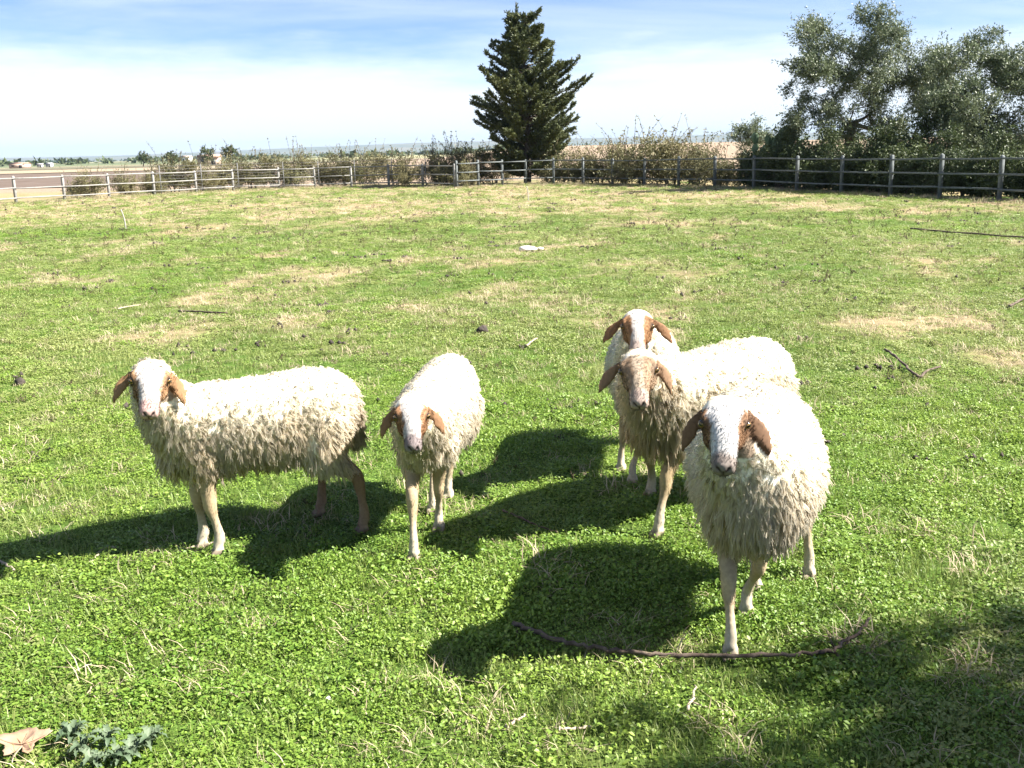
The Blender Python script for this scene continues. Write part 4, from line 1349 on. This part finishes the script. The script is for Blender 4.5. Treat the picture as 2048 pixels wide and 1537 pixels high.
def scatter(name, label, cat, protos_, P, rot, scl, idx, sun_tilt=.12, seed=0):
    """one object: points that carry the sward pieces (geometry nodes)"""
    rs = np.random.default_rng(seed)
    pc = bpy.data.collections.new(name + '_pieces')
    for i, p in enumerate(protos_):
        p.name = f'{name}_piece_{i:02d}'; pc.objects.link(p)
    me = bpy.data.meshes.new(name)
    n = len(P)
    me.vertices.add(n); me.vertices.foreach_set('co', np.asarray(P, np.float32).ravel())
    E = np.stack([rs.normal(size=n) * sun_tilt, rs.normal(size=n) * sun_tilt, rot], -1).astype(np.float32)
    a = me.attributes.new('rot', 'FLOAT_VECTOR', 'POINT'); a.data.foreach_set('vector', E.ravel())
    a = me.attributes.new('scl', 'FLOAT_VECTOR', 'POINT'); a.data.foreach_set('vector', np.asarray(scl, np.float32).ravel())
    a = me.attributes.new('idx', 'INT', 'POINT'); a.data.foreach_set('value', np.asarray(idx, np.int32))
    o = bpy.data.objects.new(name, me); COL.objects.link(o)
    ng = bpy.data.node_groups.new(name + '_scatter', 'GeometryNodeTree')
    ng.interface.new_socket('Geometry', in_out='INPUT', socket_type='NodeSocketGeometry')
    ng.interface.new_socket('Geometry', in_out='OUTPUT', socket_type='NodeSocketGeometry')
    N, L = ng.nodes, ng.links
    gi = N.new('NodeGroupInput'); go = N.new('NodeGroupOutput')
    ip = N.new('GeometryNodeInstanceOnPoints')
    ci = N.new('GeometryNodeCollectionInfo'); ci.inputs['Collection'].default_value = pc
    ci.inputs['Separate Children'].default_value = True; ci.inputs['Reset Children'].default_value = True

    def na(nm, ty):
        q = N.new('GeometryNodeInputNamedAttribute'); q.data_type = ty; q.inputs['Name'].default_value = nm
        return q.outputs['Attribute']
    er = N.new('FunctionNodeEulerToRotation')
    L.new(na('rot', 'FLOAT_VECTOR'), er.inputs[0])
    L.new(gi.outputs[0], ip.inputs['Points']); L.new(ci.outputs[0], ip.inputs['Instance'])
    ip.inputs['Pick Instance'].default_value = True
    L.new(na('idx', 'INT'), ip.inputs['Instance Index'])
    L.new(er.outputs[0], ip.inputs['Rotation']); L.new(na('scl', 'FLOAT_VECTOR'), ip.inputs['Scale'])
    L.new(ip.outputs[0], go.inputs[0])
    mod = o.modifiers.new('scatter', 'NODES'); mod.node_group = ng
    tag(o, label, cat, kind='stuff')
    return o


def fence_y(x):
    """distance of the fence line at x"""
    xs = np.array([p[0] for p in Lposts] + [p[0] for p in Rposts]); ys = np.array([p[1] for p in Lposts] + [p[1] for p in Rposts])
    k = np.argsort(xs)
    return np.interp(x, xs[k], ys[k])


def points(dens_near, bands, seed):
    rs = np.random.default_rng(seed)
    out = []
    for (y0, y1, dens) in bands:
        hw = lambda y: .72 * y + 1.0
        n = int((y1 - y0) * 2 * hw(y1) * dens)
        y = rs.uniform(y0, y1, n); x = rs.uniform(-hw(y1), hw(y1), n)
        ok = (np.abs(x) < hw(y)) & (y < fence_y(x) + 1.0)
        out.append(np.stack([x[ok], y[ok]], -1))
    P = np.concatenate(out)
    return P, rs


BANDS = [(1.6, 4, 260), (4, 7, 190), (7, 12, 110), (12, 20, 60), (20, 32, 26), (32, 55, 13)]
clov = [clump('c', 150, .095, (.005, .034), (.0105, .0072), M['clover'], 1, 'clover'), clump('c', 170, .095, (.004, .028), (.0085, .0060), M['clover'], 2, 'clover'),
        clump('c', 110, .085, (.006, .040), (.0135, .0085), M['clover'], 3, 'clover')]
clov += [clump('c', 130, .095, (.004, .022), (.0130, .0095), M['pale_clover'], 21, 'clover'), clump('c', 120, .095, (.004, .020), (.0150, .010), M['pale_clover'], 22, 'clover')]
P, rs = points(0, BANDS, 5)
d = dry_at(P[:, 0], P[:, 1])
gm = sstep(.52, .66, fbm(P[:, 0] * 1.3 + 7, P[:, 1] * 1.1, 95, 3))
keep = rs.random(len(P)) > np.maximum(d * .78, gm * .62)
P = P[keep]; n = len(P)
far_s = 1 + sstep(5, 40, P[:, 1]) * 1.5
hmod = .40 + .85 * fbm(P[:, 0] * .9, P[:, 1] * .9, 71, 3) ** 1.5 * 1.6
scl = np.stack([far_s, far_s, np.maximum(far_s * .75, 1) * hmod], -1) * rs.uniform(.75, 1.25, (n, 1))
pale_p = np.clip(.04 + .80 * sstep(4.2, 9.5, P[:, 1]) + (fbm(P[:, 0] * .35, P[:, 1] * .35, 55, 3) - .5) * 1.5, 0, .95)
cidx = np.where(rs.random(n) < pale_p, rs.integers(3, 5, n), rs.integers(0, 3, n))
scatter('clover_cover', 'low green clover and herbs covering the pasture', 'clover', clov,
        np.stack([P[:, 0], P[:, 1], gz(P[:, 0], P[:, 1]) - .002], -1), rs.uniform(0, 6.28, n), scl, cidx, seed=1)

gr = [clump('g', 30, .07, (.015, .05), (0, .0026), M['grass'], 4, 'grass'), clump('g', 26, .06, (.02, .065), (0, .0030), M['grass'], 5, 'grass')]
P, rs = points(0, [(a, b, c * 1.15) for a, b, c in BANDS], 6)
d = dry_at(P[:, 0], P[:, 1])
gm = sstep(.52, .66, fbm(P[:, 0] * 1.3 + 7, P[:, 1] * 1.1, 95, 3))
P = P[(rs.random(len(P)) > d * .8) & (rs.random(len(P)) < .50 + .5 * gm)]; n = len(P)
far_s = 1 + sstep(5, 40, P[:, 1]) * 1.2
scl = np.stack([far_s * 1.1, far_s * 1.1, np.maximum(far_s * .6, 1)], -1) * rs.uniform(.6, 1.2, (n, 1))
scatter('grass', 'short green grass blades among the clover', 'grass', gr, np.stack([P[:, 0], P[:, 1], gz(P[:, 0], P[:, 1]) - .003], -1),
        rs.uniform(0, 6.28, n), scl, rs.integers(0, 2, n), seed=2)

strw = [clump('s', 34, .09, (.03, .11), (0, .0028), M['straw'], 7, 'straw'), clump('s', 28, .08, (.04, .14), (0, .0032), M['straw'], 8, 'straw'), clump('s', 40, .10, (.02, .07), (0, .003), M['straw'], 9, 'straw')]
P, rs = points(0, [(a, b, c * .55) for a, b, c in BANDS], 8)
d = dry_at(P[:, 0], P[:, 1])
P = P[rs.random(len(P)) < .13 + .05 * sstep(5, 9, P[:, 1]) + d * .9]; n = len(P)
far_s = 1 + sstep(5, 40, P[:, 1]) * 1.2
scl = np.stack([far_s * 1.1, far_s * 1.1, np.maximum(far_s * .5, 1) * .6], -1) * rs.uniform(.6, 1.25, (n, 1))
scatter('dry_straw', 'bleached dry straw in patches over the pasture', 'straw', strw, np.stack([P[:, 0], P[:, 1], gz(P[:, 0], P[:, 1]) - .002], -1),
        rs.uniform(0, 6.28, n), scl, rs.integers(0, 3, n), seed=3)


# dead dark stalks that dot the middle of the field
def stalk_proto(seed):
    rs = np.random.default_rng(seed); mb = MB()
    for i in range(rs.integers(2, 5)):
        b = np.array([rs.normal() * .02, rs.normal() * .02, 0]); t = b + np.array([rs.normal() * .035, rs.normal() * .035, rs.uniform(.05, .13)])
        V, Q, T = tube(bez(b, (b + t) / 2 + rs.normal(size=3) * .012, t, 4), [.003, .003, .0025, .002], 4); mb.add(V, Q, T)
        for _ in range(3):
            q = b + (t - b) * rs.uniform(.4, 1); P = q[None] + rs.normal(size=(1, 3)) * .004
            V, Q = leaf_quads(P, norm(rs.normal(size=(1, 3))), .028, .014, rs); mb.add(V, Q)
    F = [np.concatenate(mb.Q), np.concatenate(mb.T)]
    return mk('k', np.concatenate(mb.V), F, M['stalk'], link=False)


P, rs = points(0, [(4.5, 8, 7), (8, 14, 9), (14, 24, 5.5), (24, 46, 1.8)], 12)
n = len(P)
sc_ = (.45 + .45 * sstep(6, 25, P[:, 1])) * rs.uniform(.5, 1.3, n)
scatter('dead_stalks', 'small dark dead weed stalks dotted over the pasture', 'weeds', [stalk_proto(s_) for s_ in (1, 2, 3)],
        np.stack([P[:, 0], P[:, 1], gz(P[:, 0], P[:, 1])], -1), rs.uniform(0, 6.28, n), np.stack([sc_] * 3, -1), rs.integers(0, 3, n), .35, seed=4)

# dry grass fringe at the foot of the fence
P = []
rs = np.random.default_rng(15)
for x in rs.uniform(-22, 15, 2600):
    P.append((x, float(fence_y(x)) + rs.normal() * .5))
P = np.array(P); n = len(P)
fr_p = [clump('f', 40, .14, (.04, .13), (0, .006), M['straw'], 17, 'grass'), clump('f', 40, .14, (.04, .12), (0, .007), M['grass'], 18, 'grass')]
scatter('fence_grass', 'longer mixed grass along the foot of the fence', 'grass', fr_p, np.stack([P[:, 0], P[:, 1], gz(P[:, 0], P[:, 1])], -1),
        rs.uniform(0, 6.28, n), np.stack([rs.uniform(.6, 1.3, n)] * 3, -1), np.where(rs.random(n) < .6, 0, 1), seed=6)


# ------------------------------------------------------------------ things lying about
def stick(name, label, px, r0, r1, mat='twig', lift=0.012, twigs=(), cat='stick', group=None, k=7, wob=.004):
    pts = np.array([at(*p) for p in px])
    t = np.linspace(0, 1, len(px) * 6)
    kk = np.linspace(0, 1, len(px))
    P = np.stack([np.interp(t, kk, pts[:, a]) for a in range(3)], -1)
    for _ in range(3):
        P[1:-1] = (P[:-2] + 2 * P[1:-1] + P[2:]) / 4
    rs = np.random.default_rng(int(px[0][0] * 7 + px[0][1]))
    P += rs.normal(size=P.shape) * wob
    P[:, 2] = gz(P[:, 0], P[:, 1]) + lift + r0 * .5
    O = P[0].copy()
    root = empty(name, O); tag(root, label, cat, group)
    V, Q, T = tube(P - O, np.interp(t, [0, 1], [r0, r1]) * (1 + rs.normal(size=len(t)) * .14), k)
    mb = MB(); mb.add(V, Q, T); mb.build('stem', M[mat], root, smooth=True)
    for (q, h0, h1, tr) in twigs:
        A = at(*q[0]); B = at(*q[1]); A[2] += h0; B[2] += h1
        V, Q, T = tube(bez(A - O, (A + B) / 2 - O + rs.normal(size=3) * .01, B - O, 5), np.linspace(tr, tr * .4, 5), 5)
        mb = MB(); mb.add(V, Q, T); mb.build('side_twig', M[mat], root, smooth=True)
    return root


stick('fallen_branch', 'long curved brown branch lying in front of the stepping sheep',
      [(1030, 1272), (1065, 1283), (1120, 1305), (1180, 1318), (1250, 1328), (1330, 1334), (1450, 1337), (1560, 1334), (1640, 1331), (1672, 1322), (1700, 1300), (1738, 1262)], .0085, .0055, lift=.038, wob=.006,
      twigs=[([(1034, 1274), (1022, 1322)], .03, .004, .004), ([(1668, 1322), (1705, 1345)], .03, .01, .004), ([(1672, 1318), (1650, 1285)], .03, .05, .003),
             ([(1690, 1308), (1730, 1298)], .035, .03, .003), ([(1700, 1330), (1660, 1330)], .02, .03, .003)], cat='branch')
stick('dry_twig', 'pale forked twig lying below the curved branch', [(1375, 1440), (1384, 1415), (1391, 1392)], .0045, .003, 'pale_twig', .03,
      twigs=[([(1386, 1424), (1424, 1430)], .03, .02, .003)], cat='twig')
stick('dry_twig', 'bleached flat twig in the lit grass left of the forked twig', [(1115, 1473), (1150, 1472), (1180, 1467)], .005, .003, 'pale_twig', .02, cat='twig')
stick('dry_twig', 'short broken pale twig left of the bleached flat twig', [(1012, 1468), (1030, 1456), (1050, 1446)], .006, .003, 'pale_twig', .02, cat='twig')
stick('dry_twig', 'bent pale twig lying at the front hooves of the broadside sheep', [(357, 1113), (380, 1104), (410, 1098), (440, 1090)], .005, .003, 'pale_twig', .015, cat='twig')
stick('dry_twig', 'thin pale bent twig by the shadow left of the broadside sheep', [(175, 1140), (195, 1120), (210, 1105), (240, 1104)], .004, .0025, 'pale_twig', .02, cat='twig')
stick('dry_twig', 'brown twig in the shadow between the slim and the shaggy sheep', [(1005, 1030), (1040, 1045), (1075, 1062), (1115, 1075)], .005, .003, 'twig', .02, cat='twig')
stick('dry_twig', 'pale stalk on the grass at the far left edge', [(0, 1134), (14, 1140), (32, 1152)], .006, .003, 'pale_twig', .02, cat='twig')
stick('dry_twig', 'thin V-shaped dark twig right of the sheep', [(1770, 708), (1795, 727), (1838, 767), (1855, 750), (1880, 743)], .010, .007, 'twig', .03, cat='twig')
stick('dry_twig', 'dark branch tip lying at the right edge of the pasture', [(2018, 620), (2034, 612), (2060, 600)], .012, .008, 'twig', .03, cat='twig')
stick('dry_twig', 'long thin dark twig lying far off near the shaded fence', [(1820, 461), (1870, 466), (1930, 471), (2000, 477), (2060, 480)], .016, .012, 'twig', .03, cat='twig')
stick('dry_twig', 'dark straight twig in the grass behind the broadside sheep', [(358, 629), (400, 630), (455, 633)], .011, .008, 'twig', .03, cat='twig')
stick('dry_twig', 'pale thin stick in the grass left of the dark straight twig', [(236, 624), (255, 620), (282, 616)], .008, .006, 'pale_twig', .03, cat='twig')
stick('dry_twig', 'short slanting twig in the grass behind the slim sheep', [(1053, 702), (1062, 695), (1075, 687)], .009, .006, 'pale_twig', .04, cat='twig')


def stake(name, label, px, top_px, r, mat, bend=.03):
    b = at(*px); h = (px[1] - top_px[1]) / F_PX * b[1] * 1.02
    root = empty(name, b); tag(root, label, 'stake')
    dx = (top_px[0] - px[0]) / F_PX * b[1]
    V, Q, T = tube(bez((0, 0, -.05), (bend, 0, h * .45), (dx, 0, h), 8), np.linspace(r, r * .7, 8), 7)
    mb = MB(); mb.add(V, Q, T); mb.build('stem', mat, root, smooth=True)
    rs = np.random.default_rng(3)
    for i in range(3):
        a = rs.uniform(0, 6.28)
        V, Q, T = tube(bez((0, 0, .01), (.05 * math.cos(a), .05 * math.sin(a), .03), (.11 * math.cos(a), .11 * math.sin(a), .015), 4), np.linspace(r * .6, r * .3, 4), 5)
        mb = MB(); mb.add(V, Q, T); mb.build('root_stub', mat, root, smooth=True)


M['grey_wood'] = mat_simple('grey_bare_stem', (.38, .36, .34), (.28, .26, .24), .85, 30)
stake('bare_stake', 'bare grey upright stem standing alone in the pasture on the sunny side', (251, 459), (246, 421), .017, M['grey_wood'])
stake('bare_stake', 'thin pale upright stem standing before the conifer', (1056, 403), (1054, 374), .016, M['grey_wood'])


def rock(name, label, px, size, mat, cat, seed, sink=.3):
    rs = np.random.default_rng(seed)
    b = at(*px)
    u_, v_ = np.meshgrid(np.linspace(0, 2 * np.pi, 16, endpoint=False), np.linspace(.02, np.pi - .02, 10))
    D = np.stack([np.cos(u_) * np.sin(v_), np.sin(u_) * np.sin(v_), np.cos(v_)], -1).reshape(-1, 3)
    r = 1 + .35 * (fbm(D[:, 0] * 1.6 + 5 + seed, D[:, 1] * 1.6 + D[:, 2] * 2.1, seed, 4) - .5) * 2
    V = D * r[:, None] * np.array(size)
    V[:, 2] += size[2] * (1 - sink)
    i0 = np.arange(9)[:, None] * 16 + np.arange(16)[None]; i1 = np.arange(9)[:, None] * 16 + (np.arange(16)[None] + 1) % 16
    o = mk(name, V, np.stack([i0, i0 + 16, i1 + 16, i1], -1).reshape(-1, 4), mat, smooth=True)
    o.location = b; tag(o, label, cat)
    return o


M['stone'] = mat_simple('pale_stone', (.72, .68, .62), (.55, .50, .45), .9, 14, bump=.5)
M['dung'] = mat_simple('dark_clod', (.035, .030, .026), (.075, .06, .05), .95, 30, bump=.8)
rock('stone', 'pale white stone lying in the middle of the pasture', (1056, 503), (.15, .10, .055), M['stone'], 'stone', 2)
rock('stone', 'small pale stone close beside the large white stone', (1080, 501), (.06, .05, .035), M['stone'], 'stone', 5)
rock('earth_clod', 'dark clod of earth in the grass behind the slim sheep', (965, 668), (.055, .05, .045), M['dung'], 'clod', 3)
rock('earth_clod', 'dark clod of earth at the left edge behind the broadside sheep', (40, 770), (.04, .035, .03), M['dung'], 'clod', 6)
rock('stone', 'tiny white pebble in the grass below the slim sheep', (657, 1405), (.011, .011, .009), M['stone'], 'stone', 8, 0)

# sheep droppings, countless little lumps
mb = MB(); rs = np.random.default_rng(33)
o8 = norm(np.array([[1, 0, 0], [-1, 0, 0], [0, 1, 0], [0, -1, 0], [0, 0, 1], [0, 0, -1.0]]))
t8 = np.array([[0, 2, 4], [2, 1, 4], [1, 3, 4], [3, 0, 4], [2, 0, 5], [1, 2, 5], [3, 1, 5], [0, 3, 5]])
for i in range(260):
    y = 5 + 38 * rs.random() ** 1.4; x = rs.uniform(-.55, .55) * y
    for _ in range(rs.integers(1, 6)):
        q = np.array([x + rs.normal() * .05, y + rs.normal() * .05, 0]); q[2] = float(gz(q[0], q[1])) + .022
        mb.add(o8 * rs.uniform(.008, .02, 3) * (1 + y / 22) + q, None, t8)
tag(mb.build('droppings', M['dung']), 'dark sheep droppings strewn over the pasture', 'droppings', kind='stuff')


# big dry leaf lying in the near corner
def dry_leaf(px, label, size, rz, seed):
    b = at(*px)
    root = empty('dry_leaf', (b[0], b[1], b[2] + .035), rz); tag(root, label, 'leaf')
    m = mat_simple('dead_plane_leaf', (.26, .155, .095), (.36, .24, .16), .7, 18, bump=.3)
    # lobed outline by angle
    n = 48
    a = np.linspace(-np.pi * .92, np.pi * .92, n)
    r = size * (.60 + .17 * np.cos(a * 5 * .98) * (1 - .15 * np.abs(a)) + .16 * np.cos(a)) + size * .03 * np.sin(a * 23)
    rings = [0, .35, .7, 1.0]
    V = []
    for k in rings:
        x = r * k * np.cos(a); y = r * k * np.sin(a)
        z = .12 * size * np.abs(np.sin(a * 2.45)) * k + .35 * (y ** 2) / size + .02 * size * np.sin(x * 60)
        V.append(np.stack([x, y, z], -1))
    V = np.concatenate(V)
    Q = []
    for i in range(len(rings) - 1):
        j = np.arange(n - 1)
        Q.append(np.stack([i * n + j, i * n + j + 1, (i + 1) * n + j + 1, (i + 1) * n + j], -1))
    o = mk('blade', V, np.concatenate(Q), m, root, smooth=True)
    sd_ = o.modifiers.new('thick', 'SOLIDIFY'); sd_.thickness = .0012
    Vt, Qt, Tt = tube(bez((0, 0, 0), (-.3 * size, .02, -.01), (-.8 * size, .05 * size, .0), 6), np.linspace(.0022, .0015, 6), 5)
    mb = MB(); mb.add(Vt, Qt, Tt); mb.build('leaf_stalk', M['pale_twig'], root, smooth=True)
    for t in (-1.28, -.64, 0, .64, 1.28):
        P = np.array([(q * math.cos(t), q * math.sin(t), .006 + .35 * (q * math.sin(t)) ** 2 / size + .12 * size * abs(math.sin(t * 2.45)) * q / size * .9) for q in np.linspace(0, size * .62, 5)])
        Vt, Qt, Tt = tube(P, np.linspace(.0014, .0005, 5), 4)
        mb = MB(); mb.add(Vt, Qt, Tt); mb.build('vein', m, root)


dry_leaf((48, 1515), 'large dry brown lobed leaf lying on the clover', .10, R(100), 1)


# grey-leaved thistle rosette
def thistle(px, label, seed):
    rs = np.random.default_rng(seed); b = at(*px)
    root = empty('thistle_plant', b); tag(root, label, 'plant', 'grey thistle rosettes')
    m = mat_leaf('thistle_leaf', (.05, .085, .042), (.115, .15, .09), .2, .6, .3, 9, .5)
    n = 15; t = np.linspace(0, 1, n)
    hwid = .012 * np.sin(np.pi * np.clip(t * .93 + .05, 0, 1)) ** .7 * (.30 + .70 * np.abs(np.sin(t * 17)))
    L = .062
    x = t * L; z = .045 * np.sin(t * 2.4) + .004 * np.sin(t * 40)
    Vm = np.stack([x, x * 0, z], -1); Vl = np.stack([x, hwid, z + hwid * .5], -1); Vr = np.stack([x, -hwid, z + hwid * .5], -1)
    V = np.concatenate([Vl, Vm, Vr]); j = np.arange(n - 1)
    Q = np.concatenate([np.stack([j, j + 1, n + j + 1, n + j], -1), np.stack([n + j, n + j + 1, 2 * n + j + 1, 2 * n + j], -1)])
    base = None
    for k in range(16):
        if base is None:
            base = mk('leaf', V, Q, m, root, smooth=True); o = base
        else:
            o = base.copy(); COL.objects.link(o); o.parent = root
        o.rotation_euler = (rs.normal() * .2, -rs.uniform(-.1, .5), k * 2.4 + rs.normal() * .2); s_ = rs.uniform(.55, 1.0); o.scale = (s_,) * 3
        o.location = (0, 0, .01)


for k, q in enumerate([(165, 1520), (215, 1500), (265, 1525), (190, 1545), (145, 1492), (300, 1505), (240, 1540)]):
    thistle(q, 'silvery grey-green thistle rosette in the clover near the dry leaf', 70 + k)

# tree standing right of the picture; its crown shades the near right corner
clump_tree('olive_tree', 'leafy tree at the edge of the pasture that shades the clover below the stepping sheep', (7.2, 1.15, 0),
           [(-2.5, .75, 3.7, 1.0, .7, .6), (-2.9, .3, 3.5, .9, .6, .5), (-1.2, -.6, 3.5, 1.6, 1.0, 1.0), (-2.6, -.2, 3.3, 1.0, .6, .6), (-2.2, .55, 3.2, .7, .5, .4), (-2.0, -.1, 3.1, .9, .5, .5), (0, 0, 4.4, 2.0, 1.6, 1.2), (-1.0, -1.4, 3.4, 1.5, 1.0, .9), (1, .2, 3.6, 1.5, 1.5, 1.1)],
           115, 950, (.10, .045), M['olive_leaf'], 88, .19, 1.9, (.30, .55))

# ------------------------------------------------------------------ haze over the plain
hz = MB(); V, Q = boxV((0, 3700, 55), (17000, 8600, 113)); hz.add(V, Q)
m = bpy.data.materials.new('thin_haze'); m.use_nodes = True
m.node_tree.nodes.clear()
vo = m.node_tree.nodes.new('ShaderNodeOutputMaterial'); pv = m.node_tree.nodes.new('ShaderNodeVolumePrincipled')
pv.inputs['Color'].default_value = (.34, .46, .64, 1); pv.inputs['Density'].default_value = 1.0e-4
m.node_tree.links.new(pv.outputs[0], vo.inputs['Volume'])
tag(hz.build('haze', m), 'thin pale haze hanging over the plain', 'haze', kind='stuff')
